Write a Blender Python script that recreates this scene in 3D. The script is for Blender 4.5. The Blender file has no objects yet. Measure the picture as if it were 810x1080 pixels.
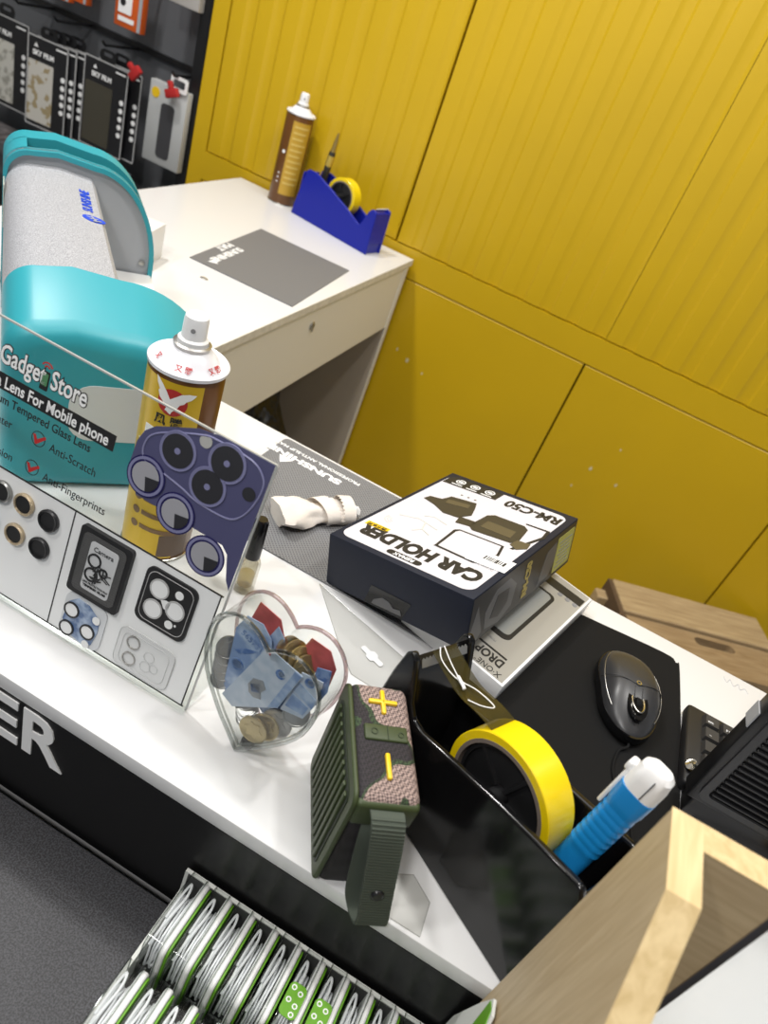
import bpy, bmesh, math, random
from mathutils import Matrix, Vector, Euler
random.seed(7)
PI = math.pi
C = bpy.context.scene.collection
ZC = 0.95            # top of the counter
CAB = 1.75           # front of the yellow cabinets

# ------------------------------------------------------------------ materials
MATS = {}
def pm(name, col, rough=0.5, metal=0.0, spec=0.5, bump=None, vary=None, coat=0.0, emit=None, sheen=0.0):
    """plain principled; bump=(scale,strength,[distance]); vary=(scale,amount)"""
    if name in MATS: return MATS[name]
    m = bpy.data.materials.new(name); m.use_nodes = True
    nt = m.node_tree; b = nt.nodes['Principled BSDF']
    b.inputs['Base Color'].default_value = (*col, 1)
    b.inputs['Roughness'].default_value = rough
    b.inputs['Metallic'].default_value = metal
    b.inputs['Specular IOR Level'].default_value = spec
    if coat:
        b.inputs['Coat Weight'].default_value = coat; b.inputs['Coat Roughness'].default_value = 0.08
    if emit:
        b.inputs['Emission Color'].default_value = (*emit[0], 1); b.inputs['Emission Strength'].default_value = emit[1]
    if bump or vary:
        tc = nt.nodes.new('ShaderNodeTexCoord')
    if vary:
        n = nt.nodes.new('ShaderNodeTexNoise'); n.inputs['Scale'].default_value = vary[0]; n.inputs['Detail'].default_value = 5
        nt.links.new(tc.outputs['Object'], n.inputs['Vector'])
        r = nt.nodes.new('ShaderNodeValToRGB')
        a = vary[1]
        r.color_ramp.elements[0].position = 0.3; r.color_ramp.elements[1].position = 0.7
        r.color_ramp.elements[0].color = (*[max(0, c*(1-a)) for c in col], 1)
        r.color_ramp.elements[1].color = (*[min(1, c*(1+a)) for c in col], 1)
        nt.links.new(n.outputs['Fac'], r.inputs['Fac']); nt.links.new(r.outputs['Color'], b.inputs['Base Color'])
    if bump:
        n = nt.nodes.new('ShaderNodeTexNoise'); n.inputs['Scale'].default_value = bump[0]; n.inputs['Detail'].default_value = 4
        nt.links.new(tc.outputs['Object'], n.inputs['Vector'])
        bp = nt.nodes.new('ShaderNodeBump'); bp.inputs['Strength'].default_value = bump[1]
        bp.inputs['Distance'].default_value = bump[2] if len(bump) > 2 else 0.001
        nt.links.new(n.outputs['Fac'], bp.inputs['Height']); nt.links.new(bp.outputs['Normal'], b.inputs['Normal'])
    MATS[name] = m
    return m

def clear(name, tint=(0.97, 0.98, 0.98), gloss=0.12, rough=0.03, fres=0.35):
    """thin clear plastic: see-through with a fresnel sheen"""
    if name in MATS: return MATS[name]
    m = bpy.data.materials.new(name); m.use_nodes = True
    nt = m.node_tree; nt.nodes.clear()
    o = nt.nodes.new('ShaderNodeOutputMaterial'); mx = nt.nodes.new('ShaderNodeMixShader')
    t = nt.nodes.new('ShaderNodeBsdfTransparent'); t.inputs['Color'].default_value = (*tint, 1)
    g = nt.nodes.new('ShaderNodeBsdfGlossy'); g.inputs['Roughness'].default_value = rough
    lw = nt.nodes.new('ShaderNodeLayerWeight'); lw.inputs['Blend'].default_value = 0.5
    pw = nt.nodes.new('ShaderNodeMath'); pw.operation = 'POWER'; pw.inputs[1].default_value = 5.0 - 3.0*min(1, max(0, fres-0.3)*3)
    nt.links.new(lw.outputs['Facing'], pw.inputs[0])
    mp = nt.nodes.new('ShaderNodeMath'); mp.operation = 'MULTIPLY_ADD'; mp.inputs[1].default_value = 0.8; mp.inputs[2].default_value = 0.02+gloss*0.05
    nt.links.new(pw.outputs[0], mp.inputs[0])
    nt.links.new(mp.outputs[0], mx.inputs['Fac']); nt.links.new(t.outputs[0], mx.inputs[1]); nt.links.new(g.outputs[0], mx.inputs[2])
    nt.links.new(mx.outputs[0], o.inputs['Surface'])
    MATS[name] = m
    return m

def film(name, col, opacity, rough=0.35):
    """translucent print: diffuse colour mixed with see-through"""
    if name in MATS: return MATS[name]
    m = bpy.data.materials.new(name); m.use_nodes = True
    nt = m.node_tree; b = nt.nodes['Principled BSDF']
    b.inputs['Base Color'].default_value = (*col, 1); b.inputs['Roughness'].default_value = rough
    b.inputs['Alpha'].default_value = opacity
    MATS[name] = m
    return m

def wood(name, c1, c2, scale=18.0, axis=(1, 8, 8), rough=0.55):
    if name in MATS: return MATS[name]
    m = bpy.data.materials.new(name); m.use_nodes = True
    nt = m.node_tree; b = nt.nodes['Principled BSDF']; b.inputs['Roughness'].default_value = rough
    tc = nt.nodes.new('ShaderNodeTexCoord'); mp = nt.nodes.new('ShaderNodeMapping'); mp.inputs['Scale'].default_value = axis
    nt.links.new(tc.outputs['Object'], mp.inputs['Vector'])
    n = nt.nodes.new('ShaderNodeTexNoise'); n.inputs['Scale'].default_value = scale; n.inputs['Detail'].default_value = 6; n.inputs['Distortion'].default_value = 0.6
    nt.links.new(mp.outputs['Vector'], n.inputs['Vector'])
    r = nt.nodes.new('ShaderNodeValToRGB'); r.color_ramp.elements[0].position = 0.32; r.color_ramp.elements[1].position = 0.68
    r.color_ramp.elements[0].color = (*c1, 1); r.color_ramp.elements[1].color = (*c2, 1)
    nt.links.new(n.outputs['Fac'], r.inputs['Fac']); nt.links.new(r.outputs['Color'], b.inputs['Base Color'])
    MATS[name] = m
    return m

def dots(name, base, dot, period, size, rough=0.6, diag=False, bump=0.0):
    """regular dot pattern in object space"""
    if name in MATS: return MATS[name]
    m = bpy.data.materials.new(name); m.use_nodes = True
    nt = m.node_tree; b = nt.nodes['Principled BSDF']; b.inputs['Roughness'].default_value = rough
    tc = nt.nodes.new('ShaderNodeTexCoord'); sp = nt.nodes.new('ShaderNodeSeparateXYZ')
    nt.links.new(tc.outputs['Object'], sp.inputs[0])
    def mth(op, a, bb=None):
        n = nt.nodes.new('ShaderNodeMath'); n.operation = op
        for i, v in enumerate((a, bb)):
            if v is None: continue
            if isinstance(v, (int, float)): n.inputs[i].default_value = v
            else: nt.links.new(v, n.inputs[i])
        return n.outputs[0]
    x, y, z = sp.outputs[0], sp.outputs[1], sp.outputs[2]
    if diag == 'xyz':
        y = mth('ADD', mth('MULTIPLY', y, 0.0), mth('ADD', y, z))
    if diag == True:
        x, y = mth('ADD', x, y), mth('SUBTRACT', x, y)
    k = 2*PI/period
    s = mth('MULTIPLY', mth('COSINE', mth('MULTIPLY', x, k)), mth('COSINE', mth('MULTIPLY', y, k)))
    gt = mth('GREATER_THAN', s, size)
    mix = nt.nodes.new('ShaderNodeMix'); mix.data_type = 'RGBA'
    mix.inputs[6].default_value = (*base, 1); mix.inputs[7].default_value = (*dot, 1)
    nt.links.new(gt, mix.inputs[0]); nt.links.new(mix.outputs[2], b.inputs['Base Color'])
    if bump:
        bp = nt.nodes.new('ShaderNodeBump'); bp.inputs['Strength'].default_value = bump; bp.inputs['Distance'].default_value = 0.0005
        nt.links.new(s, bp.inputs['Height']); nt.links.new(bp.outputs['Normal'], b.inputs['Normal'])
    MATS[name] = m
    return m

def camo_weave(name):
    """camouflage cloth: large colour patches under a fine woven check"""
    if name in MATS: return MATS[name]
    m = bpy.data.materials.new(name); m.use_nodes = True
    nt = m.node_tree; b = nt.nodes['Principled BSDF']; b.inputs['Roughness'].default_value = 0.75
    tc = nt.nodes.new('ShaderNodeTexCoord')
    n = nt.nodes.new('ShaderNodeTexNoise'); n.inputs['Scale'].default_value = 26; n.inputs['Detail'].default_value = 1.0
    mpn = nt.nodes.new('ShaderNodeMapping'); mpn.inputs['Location'].default_value = (0.031, 0.045, 0.02)
    nt.links.new(tc.outputs['Object'], mpn.inputs['Vector']); nt.links.new(mpn.outputs['Vector'], n.inputs['Vector'])
    r = nt.nodes.new('ShaderNodeValToRGB'); cr = r.color_ramp; cr.interpolation = 'CONSTANT'
    cr.elements[0].position = 0; cr.elements[0].color = (0.022, 0.017, 0.022, 1)
    e = cr.elements.new(0.47); e.color = (0.035, 0.065, 0.025, 1)
    e = cr.elements.new(0.51); e.color = (0.36, 0.265, 0.235, 1)
    cr.elements[-1].position = 0.9; cr.elements[-1].color = (0.03, 0.05, 0.02, 1)
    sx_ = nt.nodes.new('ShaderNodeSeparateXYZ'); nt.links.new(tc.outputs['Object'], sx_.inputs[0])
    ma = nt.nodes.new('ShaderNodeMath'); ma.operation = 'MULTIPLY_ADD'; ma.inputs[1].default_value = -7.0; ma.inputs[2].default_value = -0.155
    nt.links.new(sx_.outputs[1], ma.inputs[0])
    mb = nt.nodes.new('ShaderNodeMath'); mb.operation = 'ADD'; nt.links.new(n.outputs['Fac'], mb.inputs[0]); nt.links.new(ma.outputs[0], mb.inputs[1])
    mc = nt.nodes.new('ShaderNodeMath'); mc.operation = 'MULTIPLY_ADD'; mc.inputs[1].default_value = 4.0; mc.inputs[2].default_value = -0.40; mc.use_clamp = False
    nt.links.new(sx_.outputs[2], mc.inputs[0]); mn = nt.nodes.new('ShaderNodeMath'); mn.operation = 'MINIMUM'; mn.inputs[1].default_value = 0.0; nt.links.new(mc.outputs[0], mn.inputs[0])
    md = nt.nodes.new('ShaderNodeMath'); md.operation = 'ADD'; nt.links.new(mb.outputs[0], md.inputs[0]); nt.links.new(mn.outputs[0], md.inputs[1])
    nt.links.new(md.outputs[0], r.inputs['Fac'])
    ck = nt.nodes.new('ShaderNodeTexChecker'); ck.inputs['Scale'].default_value = 640
    ck.inputs['Color1'].default_value = (0.25, 0.23, 0.24, 1); ck.inputs['Color2'].default_value = (1, 1, 1, 1)
    mp = nt.nodes.new('ShaderNodeMapping'); mp.inputs['Rotation'].default_value = (0.3, 0.5, 0.785)
    nt.links.new(tc.outputs['Object'], mp.inputs['Vector']); nt.links.new(mp.outputs['Vector'], ck.inputs['Vector'])
    mx = nt.nodes.new('ShaderNodeMix'); mx.data_type = 'RGBA'; mx.blend_type = 'MULTIPLY'; mx.inputs[0].default_value = 1
    nt.links.new(r.outputs['Color'], mx.inputs[6]); nt.links.new(ck.outputs['Color'], mx.inputs[7])
    nt.links.new(mx.outputs[2], b.inputs['Base Color'])
    MATS[name] = m
    return m

def speckle(name, c1, c2, scale, rough=0.7, pos=(0.4, 0.62), bump=0.0):
    if name in MATS: return MATS[name]
    m = bpy.data.materials.new(name); m.use_nodes = True
    nt = m.node_tree; b = nt.nodes['Principled BSDF']; b.inputs['Roughness'].default_value = rough
    tc = nt.nodes.new('ShaderNodeTexCoord')
    n = nt.nodes.new('ShaderNodeTexNoise'); n.inputs['Scale'].default_value = scale; n.inputs['Detail'].default_value = 3
    nt.links.new(tc.outputs['Object'], n.inputs['Vector'])
    r = nt.nodes.new('ShaderNodeValToRGB'); r.color_ramp.elements[0].position = pos[0]; r.color_ramp.elements[1].position = pos[1]
    r.color_ramp.elements[0].color = (*c1, 1); r.color_ramp.elements[1].color = (*c2, 1)
    nt.links.new(n.outputs['Fac'], r.inputs['Fac']); nt.links.new(r.outputs['Color'], b.inputs['Base Color'])
    if bump:
        bp = nt.nodes.new('ShaderNodeBump'); bp.inputs['Strength'].default_value = bump; bp.inputs['Distance'].default_value = 0.0005
        nt.links.new(n.outputs['Fac'], bp.inputs['Height']); nt.links.new(bp.outputs['Normal'], b.inputs['Normal'])
    MATS[name] = m
    return m

YEL = pm('yellow_enamel', (0.56, 0.36, 0.006), 0.36, bump=(60, 0.03), vary=(3, 0.04))
YELD = pm('yellow_seam', (0.10, 0.06, 0.004), 0.7)
WHITE = pm('white_laminate', (0.72, 0.72, 0.725), 0.22, spec=0.5)
CREAM = pm('cream_laminate', (0.78, 0.76, 0.70), 0.45)
DESKEDGE = pm('worn_white_edge', (0.70, 0.67, 0.60), 0.5, vary=(60, 0.12))
BLKGLOSS = pm('gloss_black', (0.005, 0.005, 0.0055), 0.14, spec=0.4)
FASCIA = pm('black_fascia', (0.0045, 0.0045, 0.005), 0.38, spec=0.3)
BLK = pm('matt_black', (0.010, 0.010, 0.011), 0.5)
BLKSAT = pm('satin_black', (0.008, 0.008, 0.009), 0.3)
BLKRUB = pm('black_rubber', (0.005, 0.005, 0.0052), 0.8, spec=0.2)
DARK = pm('dark_grey', (0.035, 0.036, 0.04), 0.6)
RACKG = pm('slate_panel', (0.12, 0.125, 0.135), 0.45)
TEAL = pm('teal_plastic', (0.026, 0.31, 0.37), 0.40)
SILVER = speckle('sparkling_silver', (0.26, 0.265, 0.285), (0.47, 0.475, 0.50), 900, 0.5)
GREYPANEL = pm('grey_plastic', (0.36, 0.37, 0.39), 0.5)
LOGOBLUE = pm('logo_blue', (0.01, 0.06, 0.55), 0.5)
CANYEL = pm('can_yellow', (0.66, 0.43, 0.02), 0.28, metal=0.15)
CANBRN = pm('can_brown', (0.14, 0.055, 0.012), 0.28, metal=0.15)
CANWH = pm('can_white', (0.78, 0.78, 0.82), 0.25)
CHROME = pm('bright_metal', (0.62, 0.60, 0.55), 0.25, metal=1.0)
STEEL = pm('dull_steel', (0.45, 0.44, 0.42), 0.4, metal=1.0)
PLWHITE = pm('white_plastic', (0.82, 0.82, 0.82), 0.4)
PRWHITE = pm('white_print', (0.85, 0.85, 0.85), 0.6)
PRBLACK = pm('black_print', (0.012, 0.012, 0.013), 0.5)
PRGREY = pm('grey_print', (0.25, 0.25, 0.26), 0.6)
PRRED = pm('red_print', (0.45, 0.02, 0.02), 0.5)
ACRYL = clear('clear_acrylic', (0.975, 0.985, 0.98), 0.08)
ACEDGE = pm('acrylic_cut_edge', (0.40, 0.41, 0.40), 0.15)
CLEARP = clear('clear_thin_plastic', (0.93, 0.94, 0.94), 0.25, 0.08)
BAGP = clear('bag_film', (0.93, 0.93, 0.92), 0.4, 0.15, 0.25)
CARD = pm('white_card', (0.80, 0.81, 0.81), 0.4)
PURPLE = pm('deep_purple_print', (0.075, 0.075, 0.16), 0.3)
PURPLE2 = pm('pale_purple_print', (0.20, 0.20, 0.35), 0.3)
NAVY = pm('navy_ring_print', (0.02, 0.018, 0.09), 0.2)
LENSG = pm('lens_grey_print', (0.33, 0.33, 0.36), 0.2)
LENSD = pm('lens_dark_print', (0.03, 0.03, 0.035), 0.2)
BOXNAVY = pm('navy_box_card', (0.012, 0.015, 0.027), 0.55, spec=0.25)
BOXDARK = pm('dark_box_print', (0.022, 0.022, 0.024), 0.3)
BOXWHITE = pm('box_white_print', (0.62, 0.60, 0.63), 0.45, spec=0.3)
SILVERCARD = pm('silver_card', (0.40, 0.39, 0.36), 0.35, metal=0.1)
OLIVE = pm('olive_rubber', (0.038, 0.055, 0.017), 0.5)
OLIVED = pm('dark_olive_webbing', (0.062, 0.076, 0.058), 0.85)
CAMO = camo_weave('camouflage_weave')
YPLAST = pm('yellow_plastic', (0.80, 0.52, 0.01), 0.4)
TAPEY = pm('yellow_tape', (0.82, 0.60, 0.005), 0.25, coat=0.3)
TAPECORE = pm('tape_core', (0.16, 0.13, 0.11), 0.6)
BLUEP = pm('royal_blue_plastic', (0.008, 0.016, 0.30), 0.3, spec=0.3)
CYANB = pm('bright_blue_plastic', (0.01, 0.24, 0.62), 0.35)
MATG = dots('grey_silicone_mat', (0.20, 0.20, 0.205), (0.085, 0.085, 0.09), 0.0046, 0.25, 0.65)
MATG2 = pm('grey_smooth_mat', (0.16, 0.16, 0.165), 0.6)
MOUSEG = pm('charcoal_plastic', (0.030, 0.030, 0.032), 0.35)
KEYC = pm('key_plastic', (0.035, 0.034, 0.034), 0.5)
PAPER = pm('soft_paper', (0.74, 0.68, 0.62), 0.85, bump=(90, 0.35, 0.002))
NOTE = speckle('blue_banknote', (0.20, 0.30, 0.52), (0.42, 0.52, 0.68), 60, 0.6, (0.42, 0.6))
NOTEL = speckle('pale_banknote', (0.42, 0.50, 0.62), (0.52, 0.58, 0.68), 90, 0.6)
NOTER = pm('red_banknote', (0.50, 0.09, 0.09), 0.6, vary=(80, 0.3))
NOTED = speckle('banknote_print', (0.06, 0.14, 0.36), (0.2, 0.3, 0.52), 200, 0.6)
GOLDC = pm('gold_coin', (0.50, 0.40, 0.22), 0.35, metal=0.9, bump=(300, 0.4))
SILVC = pm('silver_coin', (0.42, 0.41, 0.40), 0.35, metal=0.9, bump=(300, 0.4))
WOODP = wood('plywood', (0.44, 0.335, 0.195), (0.54, 0.43, 0.27), 14, (14, 14, 1.2))
WOODX = wood('pine', (0.55, 0.39, 0.18), (0.70, 0.53, 0.28), 16, (9, 9, 1.3))
WOODPH = wood('plywood_across', (0.44, 0.32, 0.18), (0.55, 0.42, 0.25), 14, (1.2, 14, 14))
WOODY = wood('pine_along', (0.58, 0.42, 0.20), (0.74, 0.57, 0.31), 16, (10, 1.2, 10))
WOODS = wood('stool_wood', (0.26, 0.17, 0.085), (0.38, 0.27, 0.15), 10, (1.2, 12, 12))
WOODS2 = wood('stool_pale_wood', (0.34, 0.24, 0.13), (0.47, 0.35, 0.20), 10, (1.2, 12, 12))
WOODEND = pm('dark_end_grain', (0.10, 0.06, 0.03), 0.8)
LEDGE = speckle('charcoal_speckle', (0.011, 0.011, 0.013), (0.052, 0.052, 0.060), 700, 0.55)
CABLE = pm('white_cable', (0.80, 0.81, 0.84), 0.35)
GREENL = pm('leaf_green', (0.12, 0.33, 0.01), 0.5)
CASECLR = clear('case_clear', (0.93, 0.945, 0.935), 0.1, 0.06, 0.3)
CARTON = pm('white_carton', (0.66, 0.67, 0.64), 0.6)
ORANGE = pm('orange_card', (0.62, 0.10, 0.01), 0.5)
REDP = pm('red_tag', (0.42, 0.02, 0.02), 0.4)
FILMB = pm('pack_black', (0.012, 0.012, 0.014), 0.4)
LEOP = speckle('leopard_pattern', (0.34, 0.27, 0.15), (0.55, 0.53, 0.48), 40, 0.4, (0.42, 0.46))
CRACK = speckle('grey_flower_pattern', (0.32, 0.31, 0.27), (0.56, 0.55, 0.50), 55, 0.4, (0.40, 0.50))
BAGBLK = pm('black_bag', (0.008, 0.008, 0.009), 0.25, bump=(25, 1.0, 0.02))

# ------------------------------------------------------------------ geometry helpers
def BM(): return bmesh.new()
I4 = Matrix.Identity(4)
def T(x, y, z, rx=0, ry=0, rz=0): return Matrix.Translation((x, y, z)) @ Euler((rx, ry, rz)).to_matrix().to_4x4()

def bx(bm, c, s, bev=0.0, seg=2, M=None):
    g = bmesh.ops.create_cube(bm, size=1.0)
    vs = g['verts']
    bmesh.ops.scale(bm, vec=s, verts=vs)
    if bev > 0:
        es = list({e for v in vs for e in v.link_edges})
        r = bmesh.ops.bevel(bm, geom=es, offset=bev, segments=seg, affect='EDGES', profile=0.5)
        vs = list({v for f in r['faces'] for v in f.verts} | {v for v in vs if v.is_valid})
    m = Matrix.Translation(c)
    if M: m = M @ m
    bmesh.ops.transform(bm, matrix=m, verts=[v for v in vs if v.is_valid])
    return bm

def prism(bm, pts, z0, z1, M=None, hole=None):
    """polygon in local XY extruded z0..z1"""
    M = M or I4
    a = [bm.verts.new(M @ Vector((p[0], p[1], z0))) for p in pts]
    b = [bm.verts.new(M @ Vector((p[0], p[1], z1))) for p in pts]
    n = len(pts)
    if hole:
        ha = [bm.verts.new(M @ Vector((p[0], p[1], z0))) for p in hole]
        hb = [bm.verts.new(M @ Vector((p[0], p[1], z1))) for p in hole]
        for i in range(n):
            j = (i+1) % n
            bm.faces.new((a[i], a[j], b[j], b[i]))
            bm.faces.new((ha[j], ha[i], hb[i], hb[j]))
            bm.faces.new((a[j], a[i], ha[i], ha[j]))
            bm.faces.new((b[i], b[j], hb[j], hb[i]))
    else:
        for i in range(n):
            j = (i+1) % n
            bm.faces.new((a[i], a[j], b[j], b[i]))
        bm.faces.new(list(reversed(a))); bm.faces.new(b)
    return bm

def lathe(bm, prof, n=32, M=None, arc=None):
    M = M or I4
    a0, a1 = arc if arc else (0, 2*PI)
    full = arc is None
    rings = []
    for (r, z) in prof:
        k = n if full else n+1
        if r < 1e-7 and full:
            rings.append([bm.verts.new(M @ Vector((0, 0, z)))])
        else:
            rings.append([bm.verts.new(M @ Vector((r*math.cos(a0+(a1-a0)*i/n), r*math.sin(a0+(a1-a0)*i/n), z))) for i in range(k)])
    for A, B in zip(rings[:-1], rings[1:]):
        for i in range(n):
            j = (i+1) % n if full else i+1
            if len(A) == 1 and len(B) == 1: continue
            if len(A) == 1: bm.faces.new((A[0], B[j], B[i]))
            elif len(B) == 1: bm.faces.new((A[i], A[j], B[0]))
            else: bm.faces.new((A[i], A[j], B[j], B[i]))
    return bm

def cyl(bm, p0, p1, r0, r1=None, n=20):
    p0, p1 = Vector(p0), Vector(p1); d = p1-p0; L = d.length
    q = Vector((0, 0, 1)).rotation_difference(d).to_matrix().to_4x4()
    r1 = r0 if r1 is None else r1
    return lathe(bm, [(0, 0), (r0, 0), (r1, L), (0, L)], n, Matrix.Translation(p0) @ q)

def catmull(pts, k=6, closed=False):
    P = [Vector(p) for p in pts]; out = []; n = len(P)
    rng = range(n if closed else n-1)
    for i in rng:
        g = (lambda j: P[j % n]) if closed else (lambda j: P[max(0, min(n-1, j))])
        p0, p1, p2, p3 = g(i-1), g(i), g(i+1), g(i+2)
        for s in range(k):
            t = s/k
            out.append(0.5*((2*p1)+(-p0+p2)*t+(2*p0-5*p1+4*p2-p3)*t*t+(-p0+3*p1-3*p2+p3)*t**3))
    if not closed: out.append(P[-1])
    return out

def tube(bm, pts, r, n=8, closed=False):
    P = [Vector(p) for p in pts]; N = len(P); rings = []
    up = None
    for i, p in enumerate(P):
        if closed: t = P[(i+1) % N]-P[i-1]
        else: t = P[min(N-1, i+1)]-P[max(0, i-1)]
        t.normalize()
        if up is None:
            up = Vector((0, 0, 1)) if abs(t.z) < 0.9 else Vector((1, 0, 0))
        up = (up - t*up.dot(t)).normalized(); s = t.cross(up)
        rr = r[i] if isinstance(r, (list, tuple)) else r
        rings.append([bm.verts.new(p+up*rr*math.cos(2*PI*k/n)+s*rr*math.sin(2*PI*k/n)) for k in range(n)])
    for i in range(N if closed else N-1):
        A, B = rings[i], rings[(i+1) % N]
        for k in range(n):
            bm.faces.new((A[k], A[(k+1) % n], B[(k+1) % n], B[k]))
    if not closed:
        bm.faces.new(list(reversed(rings[0]))); bm.faces.new(rings[-1])
    return bm

def ribbon(bm, pts, wdir, w, th):
    """flat strap along pts (centre line), width direction wdir, thickness th"""
    P = [Vector(p) for p in pts]; wd = Vector(wdir).normalized(); N = len(P); R = []
    for i, p in enumerate(P):
        t = (P[min(N-1, i+1)]-P[max(0, i-1)]).normalized(); nn = t.cross(wd).normalized()
        R.append([bm.verts.new(p+wd*a*w/2+nn*b*th/2) for a, b in ((-1, -1), (1, -1), (1, 1), (-1, 1))])
    for A, B in zip(R[:-1], R[1:]):
        for k in range(4): bm.faces.new((A[k], A[(k+1) % 4], B[(k+1) % 4], B[k]))
    bm.faces.new(list(reversed(R[0]))); bm.faces.new(R[-1])
    return bm

def rr(w, h, r, seg=5, cx=0, cy=0):
    out = []
    for (sx, sy, a0) in ((1, 1, 0), (-1, 1, 90), (-1, -1, 180), (1, -1, 270)):
        for i in range(seg+1):
            a = math.radians(a0+90*i/seg)
            out.append((cx+sx*(w/2-r)+r*math.cos(a), cy+sy*(h/2-r)+r*math.sin(a)))
    return out

def circ(r, n=28, cx=0, cy=0, ry=None): return [(cx+r*math.cos(2*PI*i/n), cy+(ry or r)*math.sin(2*PI*i/n)) for i in range(n)]

def annulus(bm, ro, ri, z0, z1, M=None, n=32):
    return prism(bm, circ(ro, n), z0, z1, M, hole=circ(ri, n))

def smooth(me, ang=35):
    bm = bmesh.new(); bm.from_mesh(me)
    bmesh.ops.recalc_face_normals(bm, faces=bm.faces)
    a = math.radians(ang)
    for f in bm.faces: f.smooth = True
    for e in bm.edges:
        e.smooth = not (len(e.link_faces) == 2 and e.calc_face_angle(0) > a)
    bm.to_mesh(me); bm.free()

def obj(name, bm, mat, parent=None, label=None, ang=35):
    me = bpy.data.meshes.new(name); bm.to_mesh(me); bm.free()
    smooth(me, ang)
    o = bpy.data.objects.new(name, me); C.objects.link(o)
    if mat: me.materials.append(mat)
    if parent: o.parent = parent
    if label: o['label'] = label
    return o

def thing(name, label, cat, loc=(0, 0, 0), rz=0, group=None, rot=None):
    o = bpy.data.objects.new(name, None); C.objects.link(o); o.empty_display_size = 0.02
    o.location = loc; o.rotation_euler = rot if rot else (0, 0, rz)
    o['label'] = label; o['category'] = cat
    if group: o['group'] = group
    return o

def tag(o, label, cat, group=None):
    o['label'] = label; o['category'] = cat
    if group: o['group'] = group
    return o

def struct(name, bm, m):
    o = obj(name, bm, m); o['kind'] = 'structure'; return o

def text_bm(s, size, depth=0.0003, align='CENTER', sx=1.0, bold=0.0, res=3, spacing=1.0):
    cu = bpy.data.curves.new('lettering', 'FONT'); cu.body = s; cu.size = size
    cu.align_x = align; cu.align_y = 'CENTER'; cu.extrude = depth/2; cu.resolution_u = res
    cu.offset = bold; cu.space_character = spacing
    o = bpy.data.objects.new('lettering', cu); C.objects.link(o)
    dg = bpy.context.evaluated_depsgraph_get(); dg.update()
    me = bpy.data.meshes.new_from_object(o.evaluated_get(dg))
    bm = bmesh.new(); bm.from_mesh(me)
    bpy.data.objects.remove(o); bpy.data.curves.remove(cu); bpy.data.meshes.remove(me)
    bmesh.ops.scale(bm, vec=(sx, 1, 1), verts=bm.verts)
    return bm

def text(name, s, size, mat, parent, M, align='CENTER', sx=1.0, bold=0.0, depth=0.0003, label=None, spacing=1.0, warp=None):
    bm = text_bm(s, size, depth, align, sx, bold, spacing=spacing)
    bmesh.ops.transform(bm, matrix=M, verts=bm.verts)
    if warp:
        for v in bm.verts: v.co = warp(v.co)
    return obj(name, bm, mat, parent, label)

def poly(name, pts, mat, parent, M=None, th=0.0003, label=None):
    bm = BM(); prism(bm, pts, -th/2, th/2, M); return obj(name, bm, mat, parent, label)

def copy_tree(o, parent=None):
    c = o.copy(); C.objects.link(c)
    if parent: c.parent = parent
    for ch in list(o.children): copy_tree(ch, c)
    return c

# ------------------------------------------------------------------ the setting
b = BM(); bx(b, (0, 0.5, -0.05), (9, 9, 0.1)); struct('floor', b, pm('floor_tile', (0.32, 0.31, 0.29), 0.35, vary=(2, 0.1)))
b = BM(); bx(b, (0, 2.6, 1.4), (9, 0.1, 2.8)); struct('wall_back', b, pm('wall_paint', (0.40, 0.40, 0.40), 0.7))
b = BM(); bx(b, (-3.0, 0.5, 1.4), (0.1, 9, 2.8)); struct('wall_left', b, pm('wall_paint_side', (0.45, 0.45, 0.45), 0.7))
b = BM(); bx(b, (0, 0.5, 2.9), (9, 9, 0.1)); struct('ceiling', b, pm('ceiling_paint', (0.55, 0.55, 0.55), 0.8))

# ------------------------------------------------------------------ yellow cabinets
W = 0.5585; X0 = -1.1258; NC = 4
t = thing('storage_cabinet', 'long yellow cabinet run with ribbed shutter doors above flat doors', 'cabinet', (0, CAB, 0))
XE = X0+NC*W
b = BM(); xm = (X0-0.043+XE)/2; wx = XE-X0+0.043
bx(b, (xm, 0.285, 1.15), (wx, 0.49, 2.3))
bx(b, ((X0+XE)/2, 0.02, 0.933), (XE-X0, 0.04, 0.068)); bx(b, ((X0+XE)/2, 0.0255, 0.05), (XE-X0, 0.05, 0.10)); bx(b, (X0-0.0215, 0.02, 1.15), (0.043, 0.04, 2.3))
obj('carcass', b, YEL, t)
b = BM(); bx(b, ((X0+XE)/2, 0.036, 0.50), (XE-X0, 0.006, 0.80)); bx(b, ((X0+XE)/2, 0.036, 1.6), (XE-X0, 0.006, 1.27)); obj('dark_gap', b, YELD, t)
for i in range(NC):
    xc = X0+(i+0.5)*W; h = W/2
    n = 8; p = (W-0.006)/n; prof = []
    for k in range(n):
        x = xc-h+0.003+k*p
        prof += [(x, 0.0005), (x+p*0.18, 0.0), (x+p*0.52, 0.0008), (x+p*0.62, 0.0034), (x+p*0.70, 0.0042), (x+p*0.92, 0.0040)]
    ex = xc+h-(0.0008 if i == 1 else 0.003)
    prof += [(ex, 0.0005)]
    if i == 2: prof[0] = (xc-h+0.0004, 0.0005)
    b = BM(); prism(b, [(x, y+0.002) for x, y in prof]+[(ex, 0.03), (prof[0][0], 0.03)], 0.970, 2.26)
    obj('shutter_door', b, YEL, t, 'ribbed yellow shutter door', ang=14)
    lo, hi = xc-0.0158-h, xc-0.0158+h
    if i == 0: lo = X0
    if i == NC-1: hi = XE
    b = BM(); bx(b, ((lo+hi)/2, 0.010, 0.497), (hi-lo-0.0045, 0.020, 0.797), 0.0012, 1); obj('lower_door', b, YEL, t)
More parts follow.
